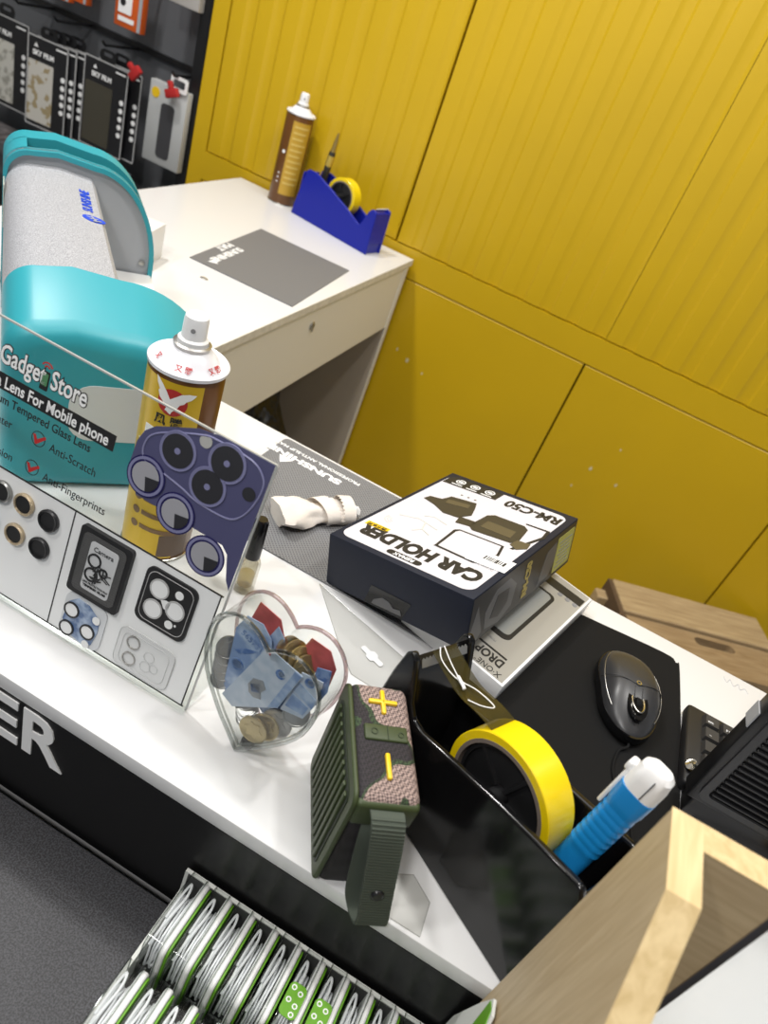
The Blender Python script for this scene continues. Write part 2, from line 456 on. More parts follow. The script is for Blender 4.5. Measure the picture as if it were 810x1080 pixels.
for (x, z, r) in ((-0.47, 0.72, .004), (-0.435, 0.705, .006), (-0.385, 0.69, .003), (0.11, 0.665, .005), (0.185, 0.655, .004), (0.09, 0.60, .003), (0.15, 0.745, .003)):
    b = BM(); prism(b, [(x+r*math.cos(a)*random.uniform(.5, 1), z+r*1.5*math.sin(a)*random.uniform(.5, 1)) for a in [k*PI/4 for k in range(8)]], 0, 0.0006, T(0, 0.0002, 0, PI/2))
    obj('paint_chip', b, pm('bare_primer', (0.6, 0.55, 0.35), 0.7), t)

# ------------------------------------------------------------------ counter
t = thing('shop_counter', 'long white-topped shop counter with gloss black lettered front', 'counter', (0, 0, 0))
b = BM(); bx(b, (-0.3, 0.5318, ZC-0.0085), (2.6, 0.4866, 0.017), 0.0012, 2); obj('worktop', b, WHITE, t)
b = BM(); bx(b, (-0.3, 0.2945, 0.8675), (2.596, 0.012, 0.131)); obj('front_panel', b, FASCIA, t, 'gloss black front panel')
b = BM(); bx(b, (-0.3, 0.53, 0.465), (2.58, 0.455, 0.93)); obj('body', b, WHITE, t)
text('lettering', 'COUNTER', 0.0755, PRWHITE, t, T(-0.222, 0.2879, 0.8995, PI/2), 'RIGHT', 0.92, 0.0014, 0.0012, 'white capital letters')

b = BM(); tube(b, [(p[0], p[1], ZC+0.0001) for p in catmull([(0.300, 0.762, 0), (0.304, 0.755, 0), (0.308, 0.763, 0), (0.312, 0.754, 0), (0.318, 0.762, 0), (0.320, 0.754, 0), (0.326, 0.760, 0), (0.330, 0.754, 0)], 4)], 0.0004, 5); obj('pencil_scribble', b, pm('pencil_grey', (0.45, 0.45, 0.45), 0.7), t)

# lower display ledge in front
b = BM(); bx(b, (-0.3, -0.55, 0.7905), (2.6, 1.667, 0.025), 0.001, 1); bx(b, (-0.3, -0.55, 0.39), (2.56, 1.62, 0.775))
tag(obj('display_table', b, LEDGE), 'dark speckled lower table in front of the counter', 'table')

# ------------------------------------------------------------------ small white desk at the back
t = thing('small_desk', 'small white desk with lockable drawer against the yellow cabinets', 'desk', (-0.755, 1.27, 0))
b = BM(); bx(b, (0, 0, ZC-0.0075), (0.50, 0.934, 0.015), 0.001, 1); obj('desk_top', b, WHITE, t)
b = BM(); bx(b, (0.2495, 0, ZC-0.0078), (0.0026, 0.934, 0.0148)); obj('edge_band', b, DESKEDGE, t, 'worn grubby front edge')
b = BM(); bx(b, (0.236, -0.0, 0.8545), (0.022, 0.90, 0.159), 0.0008, 1); dr = obj('drawer', b, CREAM, t)
b = BM(); lathe(b, [(0, 0), (0.008, 0), (0.0085, 0.002), (0.007, 0.0035), (0.005, 0.0035), (0.0045, 0.002), (0, 0.002)], 20, T(0.247, -0.03, 0.898, 0, PI/2)); bx(b, (0.2505, -0.03, 0.892), (0.003, 0.003, 0.012), 0.0008)
obj('lock', b, STEEL, dr)
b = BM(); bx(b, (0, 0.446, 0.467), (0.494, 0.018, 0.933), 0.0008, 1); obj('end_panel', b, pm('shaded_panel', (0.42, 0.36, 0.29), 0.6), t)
b = BM(); bx(b, (0.2475, 0.446, 0.467), (0.002, 0.0185, 0.93)); obj('panel_edge', b, CREAM, t)
b = BM(); bx(b, (0, -0.446, 0.467), (0.494, 0.018, 0.933), 0.0008, 1); obj('end_panel', b, CREAM, t)
b = BM(); bx(b, (-0.24, 0, 0.6), (0.014, 0.874, 0.66)); obj('back_panel', b, CREAM, t)

# grey mat on the small desk
def silicone_mat(label, pts, mat, th, texts, M, z):
    t = thing('silicone_mat', label, 'mat', (0, 0, z))
    b = BM(); prism(b, pts, 0, th); obj('sheet', b, mat, t)
    for (s, size, x, y, rz, sx, bold) in texts:
        text('lettering', s, size, PRWHITE, t, T(x, y, th+0.0001, 0, 0, rz), 'LEFT', sx, bold, 0.0002)
    return t
A, B_, D_, E_ = (-0.7328, 1.1464), (-0.7682, 1.4514), (-0.5499, 1.4582), (-0.5186, 1.1551)
t = silicone_mat('smooth grey mat lying on the small white desk', [A, E_, D_, B_], MATG2, 0.002,
    [('SUNSHINE', 0.022, -0.717, 1.292, -PI/2+0.1, 1.1, 0.0008), ('MAT', 0.022, -0.740, 1.292, -PI/2+0.1, 1.2, 0.0008)], None, ZC)
b = BM(); prism(b, [(-0.706, 1.165), (-0.706, 1.185), (-0.690, 1.175)], 0.002, 0.0024); obj('arrow_mark', b, PRWHITE, t)
b = BM(); lathe(b, [(0, 0), (0.006, 0), (0.0065, 0.0008), (0.004, 0.0018), (0, 0.002)], 12, T(0, 0, 0) @ Matrix.Diagonal((1.2, 0.7, 1, 1)))
o = obj('metal_clip', b, STEEL); o.location = (-0.665, 1.095, ZC); tag(o, 'tiny grey scrap lying on the white desk near its mat', 'scrap')

# ------------------------------------------------------------------ spray cans
def wrapper(R):
    """flat (x along the skin, y up) -> cylinder of radius R; x=0 faces local -Y"""
    def f(v):
        a = v.x/R-PI/2
        r = R+v.z
        return Vector((r*math.cos(a), r*math.sin(a), v.y))
    return f
def wrap_poly(bm, pts, R, z=0.0003, step=0.003):
    """polygon wrapped on a cylinder; triangulated finely so that it follows the skin"""
    tmp = BM(); vs = [tmp.verts.new((p[0], p[1], z)) for p in pts]; tmp.faces.new(vs)
    bmesh.ops.triangulate(tmp, faces=tmp.faces)
    for _ in range(3):
        es = [e for e in tmp.edges if e.calc_length() > step]
        if not es: break
        bmesh.ops.subdivide_edges(tmp, edges=es, cuts=2); bmesh.ops.triangulate(tmp, faces=tmp.faces)
    f = wrapper(R); m = {}
    for v in tmp.verts: m[v] = bm.verts.new(f(v.co))
    for fc in tmp.faces: bm.faces.new([m[v] for v in fc.verts])
    tmp.free(); return bm

def spray_can(label, loc, rz, near):
    R = 0.0325
    t = thing('spray_can', label, 'spray can', loc, rz)
    b = BM(); lathe(b, [(0, 0.002), (R-0.004, 0.002), (R-0.002, 0.0), (R, 0.003), (R, 0.197), (R-0.0015, 0.2)], 48); obj('body', b, CANBRN if not near else CANBRN, t)
    b = BM(); lathe(b, [(R+0.0006, 0.0), (R+0.0012, 0.0015), (R+0.0006, 0.003), (R-0.002, 0.0045)], 48); obj('base_rim', b, CHROME, t)
    b = BM(); lathe(b, [(R-0.002, 0.1995), (R+0.0015, 0.2005), (R+0.0018, 0.2035), (R+0.0002, 0.205), (R-0.003, 0.2035), (R-0.0045, 0.203), (R-0.010, 0.2095), (R-0.016, 0.2155), (R-0.0185, 0.217), (0, 0.217)], 48); obj('shoulder', b, CANWH, t, 'white domed shoulder')
    b = BM(); lathe(b, [(R-0.0175, 0.2155), (R-0.0165, 0.2195), (R-0.0185, 0.2205), (R-0.0205, 0.2185), (0, 0.2185)], 40); obj('valve_ring', b, STEEL, t)
    b = BM(); lathe(b, [(0.0128, 0.218), (0.0128, 0.2235), (0.0118, 0.2245), (0.0104, 0.225), (0.0101, 0.2400), (0.0094, 0.2435), (0.0075, 0.2450), (0, 0.2452)], 32)
    nz = obj('nozzle', b, PLWHITE, t, 'white push nozzle')
    b = BM(); cyl(b, (0, -0.0099, 0.234), (0, -0.0106, 0.234), 0.002, n=12); obj('spray_hole', b, PRGREY, nz)
    f = wrapper(R)
    if near:
        # yellow front of the wrap-round label
        b = BM(); lathe(b, [(R+0.0002, 0.006), (R+0.0003, 0.196)], 48, arc=(-PI/2-2.3, -PI/2+0.63)); obj('label_front', b, CANYEL, t, 'yellow label front')
        b = BM(); wrap_poly(b, circ(0.0125, 28, -0.0035, 0.1775), R, 0.0006); obj('red_disc', b, PRRED, t)
        b = BM()
        wrap_poly(b, [(x_, z_+.0115) for x_, z_ in [(-0.020, .186), (-.017, .184), (-.013, .180), (-.009, .175), (-.0055, .169), (-.002, .172), (.003, .176), (.009, .1775), (.015, .177), (.0125, .1735), (.011, .172), (.0075, .170), (.006, .1675), (.003, .166), (.0005, .161), (-.0025, .158), (-.0035, .155), (-.0065, .157), (-.0085, .158), (-.0075, .161), (-.010, .164), (-.0145, .168), (-.0165, .173), (-.0155, .175), (-.0185, .180)]], R, 0.0009)
        obj('eagle_emblem', b, PRWHITE, t, 'white eagle emblem with spread wings')
        text('lettering', '风 腾', 0.0105, PRBLACK, t, T(-0.0045, 0.1585, 0.0008), 'CENTER', 1, 0.0002, 0.0003, 'black characters', warp=f)
        text('lettering', '530', 0.021, PRWHITE, t, T(-0.008, 0.139, 0.0008), 'CENTER', 1.1, 0.0012, 0.0003, 'large white number', warp=f)
        text('lettering', 'WD', 0.012, PRWHITE, t, T(-0.019, 0.124, 0.0008), 'CENTER', 1.1, 0.0006, 0.0003, warp=f)
        b = BM()
        for z in (0.072, 0.056, 0.04):
            wrap_poly(b, circ(0.0042, 16, -0.020, z), R, 0.0006)
            wrap_poly(b, [(-0.014, z-0.002), (0.020, z-0.006), (0.020, z-0.001), (-0.014, z+0.003)], R, 0.0006)
        obj('label_bands', b, pm('label_tan', (0.20, 0.11, 0.04), 0.4), t)
        b = BM(); wrap_poly(b, [(0.006, 0.008), (0.0345, 0.008), (0.0345, 0.04), (0.006, 0.034)], R, 0.0005); obj('label_corner', b, pm('label_taupe', (0.12, 0.075, 0.05), 0.4), t)
        for k, s in enumerate(('又 腾', '又 腾', '又')):
            a = (-0.0, 1.05, -1.05)[k]
            M = Matrix.Rotation(a, 4, 'Z') @ T(0, -0.0268, 0.2068, 0.72) 
            text('lettering', s, 0.0062, PRRED, t, M, 'CENTER', 1, 0.0001, 0.0003, 'small red characters')
    else:
        b = BM(); lathe(b, [(R+0.0004, 0.025), (R+0.0004, 0.188)], 24, arc=(-PI/2-0.35, -PI/2+1.05)); obj('label_panel', b, pm('label_gold', (0.50, 0.30, 0.03), 0.35), t, 'golden text panel')
        b = BM()
        for k in range(11):
            z = 0.175-k*0.0125
            wrap_poly(b, [(-0.006, z), (0.028-0.004*(k % 3), z), (0.028-0.004*(k % 3), z+0.004), (-0.006, z+0.004)], R, 0.0008)
        obj('small_print', b, pm('label_pale', (0.62, 0.45, 0.12), 0.4), t)
        b = BM(); wrap_poly(b, circ(0.004, 14, -0.020, 0.118), R, 0.0006)
        for z in (0.07, 0.06, 0.05): wrap_poly(b, circ(0.002, 8, -0.021, z), R, 0.0006)
        obj('label_marks', b, PRWHITE, t)
    return t
spray_can('yellow and brown spray can with eagle emblem standing on the counter behind the clear sign', (-0.2985, 0.4925, ZC), math.radians(31.5)-0.12, True)
spray_can('brown and gold spray can standing on the small desk beside the blue dispenser', (-0.862, 1.697, ZC), math.radians(26), False)

# ------------------------------------------------------------------ tape dispensers
def dispenser(label, loc, rz, body, prof, Wd, roll, hub_mat, pen_box, lips, tooth):
    """profile in (x, z); x runs from the head (negative) to the pen box (positive)"""
    t = thing('tape_dispenser', label, 'tape dispenser', loc, rz)
    th = 0.006
    M = lambda y: Matrix(((1, 0, 0, 0), (0, 0, 1, y), (0, 1, 0, 0), (0, 0, 0, 1)))
    b = BM()
    prism(b, prof, 0, th, M(-Wd/2)); prism(b, prof, 0, th, M(Wd/2-th))
    xs = [p[0] for p in prof]; xa, xb = min(xs), max(xs)
    # floor block, end wall, pen box walls and the head block
    bx(b, ((xa+xb)/2, 0, 0.012), (xb-xa-0.008, Wd-0.002, 0.024))
    hi = max(p[1] for p in prof if p[0] > 0)
    x1 = pen_box
    zt = [p[1] for p in prof if p[0] > 0]
    bx(b, (xb-0.010, 0, hi*0.5-0.004), (0.004, Wd-0.003, hi-0.012))
    bx(b, (x1, 0, 0.034), (0.004, Wd-0.003, 0.060))
    hb = [p for p in prof if p[0] < lips[0]]
    bmesh.ops.remove_doubles(b, verts=b.verts, dist=1e-6)
    ob = obj('body', b, body, t)
    bv = ob.modifiers.new('bevel', 'BEVEL'); bv.width = 0.0026; bv.segments = 3; bv.limit_method = 'ANGLE'; bv.angle_limit = math.radians(40)
    b = BM(); prism(b, lips[1], 0, Wd-2*th, M(-Wd/2+th)); obj('head', b, body, t)
    b = BM()
    (hx, hz) = tooth
    n = 14; wv = Wd-2*th-0.004
    pts = [(-wv/2, -0.006)]
    for k in range(n):
        pts += [(-wv/2+wv*k/n, 0.0), (-wv/2+wv*(k+0.5)/n, 0.0018)]
    pts += [(wv/2, 0.0), (wv/2, -0.006)]
    prism(b, pts, 0, 0.0008, T(hx, 0, hz, PI/2-0.5, 0, PI/2)); obj('cutter', b, STEEL, t, 'serrated metal cutter')
    # roll of tape on its hub
    (rx, rz_, ro, ri, rw) = roll
    R = T(rx, 0, rz_, PI/2)
    b = BM(); lathe(b, [(ri*0.97, -rw/2), (ri*0.97, rw/2), (ri*0.90, rw/2), (ri*0.90, rw/2-0.003), (ri*0.2, rw/2-0.003), (ri*0.2, -rw/2+0.003), (ri*0.90, -rw/2+0.003), (ri*0.9, -rw/2), (ri*0.97, -rw/2)], 48, R)
    for k in range(5):
        a = k*2*PI/5
        bx(b, (0, 0, 0), (ri*0.7, 0.003, rw), 0, 1, R @ Matrix.Rotation(a, 4, 'Z') @ Matrix.Translation((ri*0.55, 0, 0)))
    cyl(b, (rx, -Wd/2+0.002, rz_), (rx, Wd/2-0.002, rz_), 0.007); obj('hub_wheel', b, hub_mat, t)
    return t, R, (rx, rz_, ro, ri, rw)

def tape_roll(label, loc, rz, ro, ri, w, mat=TAPEY):
    t = thing('tape_roll', label, 'tape', loc, rz)
    R = T(0, 0, 0, PI/2)
    b = BM(); lathe(b, [(ri+0.003, -w/2), (ro-0.0006, -w/2), (ro, -w/2+0.0006), (ro, w/2-0.0006), (ro-0.0006, w/2), (ri+0.003, w/2), (ri+0.003, -w/2)], 64, R); obj('tape', b, mat, t)
    b = BM(); lathe(b, [(ri, -w/2-0.0004), (ri+0.003, -w/2-0.0004), (ri+0.003, w/2+0.0004), (ri, w/2+0.0004), (ri, -w/2-0.0004)], 64, R); obj('core', b, TAPECORE, t, 'grey brown cardboard core')
    return t

def at(loc, rz, x, y, z):
    c, s = math.cos(rz), math.sin(rz)
    return (loc[0]+c*x-s*y, loc[1]+s*x+c*y, loc[2]+z)

# black one on the counter
bl_rz = math.radians(-31.6)
Wd = 0.062
bl_loc = at((0.1311, 0.297, ZC), bl_rz, 0, Wd/2+0.004, 0.0)
prof = [(0.018, 0.0), (0.018, 0.03), (0.010, 0.118), (0.006, 0.125), (0.0, 0.125), (-0.03, 0.118), (-0.064, 0.110), (-0.10, 0.099), (-0.138, 0.087), (-0.150, 0.088), (-0.158, 0.097), (-0.166, 0.118), (-0.171, 0.131), (-0.177, 0.134), (-0.182, 0.128), (-0.186, 0.105), (-0.190, 0.06), (-0.194, 0.0)]
head = [(-0.150, 0.024), (-0.152, 0.07), (-0.158, 0.088), (-0.166, 0.112), (-0.172, 0.122), (-0.180, 0.122), (-0.185, 0.105), (-0.189, 0.06), (-0.193, 0.024)]
t, R, (rx, rz_, ro, ri, rw) = dispenser('gloss black tape dispenser holding a big yellow tape roll on the counter', bl_loc, bl_rz, BLKGLOSS, prof, Wd, (-0.0735, 0.0915, 0.047, 0.038, 0.024), BLK, -0.036, (-0.14, head), (-0.172, 0.127))
tape_roll('big yellow tape roll sitting in the black dispenser', at(bl_loc, bl_rz, -0.0735, -0.001, 0.0915), bl_rz, 0.047, 0.038, 0.027)
# free end of the tape stretched from the roll to the cutter
b = BM(); ribbon(b, catmull([(-0.1030, 0, 0.0915+0.0370), (-0.118, 0, 0.1275), (-0.14, 0, 0.1235), (-0.168, 0, 0.1285), (-0.174, 0, 0.1305)], 5), (0, 1, 0), 0.024, 0.0003)
o = obj('tape_tail', b, film('olive_tape_film', (0.05, 0.040, 0.010), 0.5, 0.15), None); o.parent = [c for c in C.objects if c.name.startswith('tape_roll')][0]
o.matrix_parent_inverse = Matrix.Translation((0.0735, 0.001, -0.0915)); o['label'] = 'olive see-through tape end'
# loop of thin white string lying on the tape
bl_M = Matrix.Translation(bl_loc) @ Matrix.Rotation(bl_rz, 4, 'Z')
b = BM()
S = [(-0.174, -0.006, 0.1335), (-0.165, -0.010, 0.1305), (-0.150, -0.006, 0.1262), (-0.135, 0.003, 0.1262), (-0.118, 0.005, 0.1275), (-0.122, -0.004, 0.1275), (-0.131, -0.010, 0.1262)]
S2 = [(-0.174, -0.002, 0.1335), (-0.162, -0.004, 0.1305), (-0.150, -0.004, 0.1265), (-0.143, -0.006, 0.126)]
tube(b, [bl_M @ Vector(p) for p in catmull(S, 6)], 0.00045, 6); tube(b, [bl_M @ Vector(p) for p in catmull(S2, 6)], 0.00045, 6)
tube(b, [bl_M @ Vector(p) for p in ((-0.150, -0.0045, 0.1275), (-0.142, -0.006, 0.1272), (-0.139, -0.007, 0.127))], 0.0013, 6)
tag(obj('tag_string', b, PRWHITE), 'thin white loop of string lying over the black dispenser head', 'string')

# blue one on the small desk
bz = math.radians(-12.4)+PI
bloc = (-0.815+0.124, 1.655+0.028-0.023, ZC)
S_ = lambda s, h: (0.115-s, h)
prof = [S_(0, 0), S_(0.004, 0.03), S_(0.018, 0.104), S_(0.024, 0.109), S_(0.045, 0.109), S_(0.06, 0.105), S_(0.10, 0.092), S_(0.15, 0.073), S_(0.185, 0.058), S_(0.195, 0.053), S_(0.203, 0.066), S_(0.212, 0.090), S_(0.219, 0.098), S_(0.227, 0.098), S_(0.233, 0.094), S_(0.236, 0.0)]
head = [S_(0.188, 0.024), S_(0.196, 0.052), S_(0.205, 0.075), S_(0.214, 0.094), S_(0.232, 0.092), S_(0.235, 0.024)]
t, R, _ = dispenser('royal blue tape dispenser standing on the small white desk', bloc, bz, BLUEP, prof, 0.06, S_(0.115, 0.083)+(0.040, 0.031, 0.024), BLK, 0.045, (0.1, head), S_(0.226, 0.1))
tape_roll('small yellow tape roll sitting in the blue dispenser', at(bloc, bz, S_(0.115, 0)[0], 0, 0.083), bz, 0.041, 0.031, 0.026)
# pen knife standing in the blue dispenser's pen slot
t = thing('marker_pen', 'slim dark pen standing in the blue dispenser', 'pen', at(bloc, bz, 0.080, -0.012, 0.040), 0, None, (0.05, 0.09, 0))
b = BM(); lathe(b, [(0, 0), (0.007, 0.002), (0.0082, 0.10), (0.0072, 0.118), (0, 0.119)], 16); obj('barrel', b, pm('pen_dark', (0.06, 0.055, 0.05), 0.3, 0.5), t)
b = BM(); lathe(b, [(0.0085, 0.086), (0.0085, 0.110)], 16); obj('band', b, pm('pen_gold', (0.6, 0.45, 0.1), 0.3, 0.6), t)
b = BM(); lathe(b, [(0.0055, 0.118), (0.0045, 0.140), (0.0022, 0.160), (0, 0.161)], 12); obj('tip', b, pm('pen_tip_brass', (0.45, 0.33, 0.12), 0.35, 0.8), t)

# blue cutter handle in the black dispenser's slot
p0 = Vector(at(bl_loc, bl_rz, -0.0185, 0.037-0.035, 0.030)); p1 = Vector(at(bl_loc, bl_rz, -0.0145, 0.0540-0.035, 0.187))
d = (p1-p0); L = d.length; q = Vector((0, 0, 1)).rotation_difference(d)
t = thing('utility_cutter', 'blue ribbed plastic cutter handle with white end leaning in the black dispenser', 'cutter', p0, 0, None, (q.to_matrix().to_4x4() @ Matrix.Rotation(math.radians(-25), 4, 'Z')).to_euler())
b = BM()
secs = [(0, .020, .0135), (.072, .0208, .0148)]
z = .078
while z < .118:
    secs += [(z, .0208, .0148), (z+.0022, .0222, .0161), (z+.0044, .0208, .0148)]; z += .0062
secs += [(.121, .0215, .0155), (.127, .0235, .0172), (L-.018, .0240, .0178), (L-.0175, .0225, .0165)]
def loft(b, secs, r=0.35):
    rings = []
    for (zz, w, h) in secs:
        rings.append([b.verts.new((x, y, zz)) for x, y in rr(w, h, min(w, h)*r, 4)])
    for A_, B2 in zip(rings[:-1], rings[1:]):
        n = len(A_)
        for k in range(n): b.faces.new((A_[k], A_[(k+1) % n], B2[(k+1) % n], B2[k]))
    b.faces.new(list(reversed(rings[0]))); b.faces.new(rings[-1])
loft(b, secs); obj('grip', b, CYANB, t, 'blue ribbed grip')
b = BM(); loft(b, [(L-.0185, .0236, .0174), (L-.008, .0234, .0174), (L+.001, .0210, .0155), (L+.004, .015, .011)], 0.4); cap = obj('end_cap', b, PLWHITE, t, 'white end cap')
b = BM(); bx(b, (0.003, -0.0088, L-.009), (0.0008, 0.0012, 0.016)); obj('slot', b, DARK, cap)
b = BM(); bx(b, (-0.0128, 0.002, L-0.026), (0.003, 0.009, 0.040), 0.0012); bx(b, (-0.0142, 0.002, L-0.010), (0.004, 0.010, 0.007), 0.0015); obj('slider', b, PLWHITE, t, 'white slider')
b = BM(); bx(b, (0.0, 0.0086, 0.06), (0.014, 0.0024, 0.11), 0.0008); obj('backing_strip', b, PLWHITE, t, 'white strip along the back')

# ------------------------------------------------------------------ teal machine
mz = math.radians(135.66-90)           # local y runs along the axis (away from the camera)
t = thing('film_machine', 'teal and silver film machine with handle standing at the counter corner', 'machine', (-0.4182, 0.4887, ZC), mz)
def XZ(y0, y1): return Matrix(((1, 0, 0, 0), (0, 0, -1, y1), (0, 1, 0, 0), (0, 0, 0, 1))), y1-y0
def xz_loft(b, secs):
    """secs: list of (y, [(x,z)...]) with equal counts, joined and capped"""
    rings = [[b.verts.new((x, y, z)) for x, z in pts] for y, pts in secs]
    for A_, B2 in zip(rings[:-1], rings[1:]):
        n = len(A_)
        for k in range(n): b.faces.new((A_[k], A_[(k+1) % n], B2[(k+1) % n], B2[k]))
    b.faces.new(list(reversed(rings[0]))); b.faces.new(rings[-1])
def outline(x0, x1, top, z0=0.0, drop=0.0, r=0.03, n=10):
    """left wall upright with a rounded shoulder, top falling in a big curve on the right"""
    pts = [(x0+0.02, z0)]
    pts += [(x0+0.006-0.006*math.sin(a)*1.0, z0+0.02-0.02*math.sin(a)) for a in (PI/3, PI/6)]
    pts += [(x0, z0+0.03), (x0, top*0.55)]
    for k in range(n+1):
        a = PI-PI/2*k/n
        pts.append((x0+r+r*math.cos(a), top-r-0.004+r*math.sin(a)))
    pts += [(0.005, top), (0.05, top-0.006-drop*0.2)]
    c0 = (0.05, top-0.006-drop*0.2); c1 = (x1, top*0.42)
    for k in range(1, 17):
        a = PI/2*k/16
        pts.append((c0[0]+(c1[0]-c0[0])*math.sin(a), c1[1]+(c0[1]-c1[1])*math.cos(a)))
    pts += [(x1, z0+0.02), (x1-0.004, z0+0.006), (x1-0.012, z0)]
    return pts
def inset(pts, d, c=(0.03, 0.1)):
    out = []
    for x, z in pts:
        v = Vector((c[0]-x, c[1]-z)); l = v.length
        v = v/l if l else v
        out.append((x+v.x*d, z+v.y*d))
    return out
near = outline(-0.053, 0.150, 0.178, 0.0)
near2 = outline(-0.053, 0.158, 0.199, 0.0)
b = BM(); xz_loft(b, [(-0.004, inset(near, 0.020)), (-0.0035, inset(near, 0.016)), (-0.0015, inset(near, 0.009)), (0.002, inset(near, 0.0040)), (0.007, inset(near, 0.001)), (0.011, outline(-0.053, 0.1505, 0.1792)), (0.013, outline(-0.053, 0.151, 0.1800)), (0.080, outline(-0.053, 0.158, 0.1986)), (0.082, near2)])
nc = obj('front_end_cap', b, TEAL, t, 'teal near end cap', ang=50)
b = BM(); prism(b, rr(0.12, 0.062, 0.022, 6, 0.064, 0.092), 0, 0.0008, Matrix(((1, 0, 0, 0), (0, 0, -1, -0.0038), (0, 1, 0, 0), (0, 0, 0, 1)))); obj('blank_label', b, pm('pale_label', (0.62, 0.64, 0.65), 0.4), nc, 'pale blank label')
# silver cover
b = BM()
sil = [(-0.0515, 0.02), (-0.0515, 0.16)]+[(-0.0515+0.03+0.03*math.cos(PI-PI/2*k/6), 0.164+0.03*math.sin(PI-PI/2*k/6)) for k in range(7)]+[(0.008, 0.1965), (0.045, 0.191), (0.0495, 0.186), (0.0495, 0.02)]
xz_loft(b, [(0.082, sil), (0.385, sil)]); obj('cover', b, SILVER, t, 'sparkling silver cover')
# far end cap with its handle
far = outline(-0.053, 0.133, 0.214)
b = BM(); prism(b, [(x, z) for x, z in far if True], 0, 0.006, Matrix(((1, 0, 0, 0), (0, 0, 1, 0.385), (0, 1, 0, 0), (0, 0, 0, 1)))); obj('inner_panel', b, GREYPANEL, t, 'grey inner panel')
b = BM()
innr = inset(far, 0.014)
Mx = Matrix(((1, 0, 0, 0), (0, 0, 1, 0.380), (0, 1, 0, 0), (0, 0, 0, 1)))
prism(b, far, 0, 0.014, Mx, hole=inset(far, 0.006))
prism(b, far, 0.052, 0.085, Mx, hole=innr)
prism(b, [(x, z) for x, z in inset(far, 0.012)], 0.011, 0.074, Mx)
# bridges at the two ends of the slot
bl = [p for p in far if p[0] < -0.03]
prism(b, [(x, z) for x, z in far if x < -0.026]+[(-0.026, 0.02)], 0.010, 0.056, Mx)
prism(b, [(x, z) for x, z in far if x > 0.108]+[(0.108, 0.0)], 0.010, 0.056, Mx)
obj('rear_end_cap', b, TEAL, t, 'teal far end cap with handle slot', ang=50)
b = BM(); prism(b, [(x, z) for x, z in inset(far, 0.0105) if z > 0.1 and -0.028 < x < 0.11], 0.0145, 0.0515, Mx); obj('handle_recess', b, pm('recess_black', (0.012, 0.014, 0.016), 0.6), t, 'dark slot under the handle')
b = BM(); lathe(b, [(0, 0.0), (0.004, 0), (0.0042, 0.001), (0.002, 0.002), (0, 0.002)], 16, T(0.118, 0.3835, 0.095, PI/2)); obj('screw', b, STEEL, t)
b = BM(); bx(b, (0.091, 0.235, 0.040), (0.082, 0.295, 0.08), 0.003); bx(b, (0.112, 0.30, 0.064), (0.02, 0.08, 0.012), 0.003); obj('base', b, PLWHITE, t, 'white base')
b = BM(); bx(b, (-0.0522, 0.345, 0.155), (0.0006, 0.03, 0.05)); obj('sticker', b, pm('sticker_cream', (0.7, 0.68, 0.55), 0.6), t)
# logo on the silver top
Ml = T(0.030, 0.245, 0.1945, 0, 0.15, math.radians(90))
text('lettering', 'SUNSHINE', 0.0155, LOGOBLUE, t, T(0.033, 0.258, 0.1932, 0, 0.147, 0) @ Matrix.Rotation(math.radians(90), 4, 'Z'), 'LEFT', 0.95, 0.0004, 0.0004, 'blue maker lettering')
b = BM(); prism(b, circ(0.0125, 24, 0.0, 0, 0.009), 0, 0.0005, T(0.037, 0.238, 0.1922, 0, 0.147, 0)); obj('logo_mark', b, LOGOBLUE, t, 'blue oval logo')
b = BM()
for (dx, dy) in ((0, -0.0065), (0, 0.0), (0, 0.0055)):
    prism(b, rr(0.011, 0.0022, 0.001, 3, dx, dy), 0, 0.0003, T(0.037, 0.238, 0.1928, 0, 0.147, 0.5))
prism(b, rr(0.0024, 0.016, 0.001, 3), 0, 0.0003, T(0.037, 0.238, 0.1928, 0, 0.147, 0.3))
obj('logo_lines', b, SILVER, t)

# white box behind the machine
b = BM(); bx(b, (0, 0, 0.03), (0.12, 0.10, 0.06), 0.002)
o = obj('white_carton', b, PLWHITE); o.location = (-0.80, 1.03, ZC); o.rotation_euler = (0, 0, 0.25); tag(o, 'low white box on the small desk behind the teal machine', 'box')

# ------------------------------------------------------------------ clear sign with lens samples
th = math.radians(78.87)
sg = thing('acrylic_sign', 'clear acrylic sign stand with phone lens samples on a white card', 'sign', (-0.1555, 0.345, 0.952), 0, None, (th, 0, 0))
U0 = -0.34
b = BM(); bx(b, (U0/2, 0.113, -0.001), (-U0, 0.226, 0.002)); obj('sheet', b, ACRYL, sg, 'clear acrylic sheet')
b = BM(); bx(b, (U0/2, 0.2262, -0.001), (-U0, 0.0012, 0.0022)); bx(b, (0.0002, 0.113, -0.001), (0.0012, 0.226, 0.0022)); obj('polished_edge', b, ACEDGE, sg)
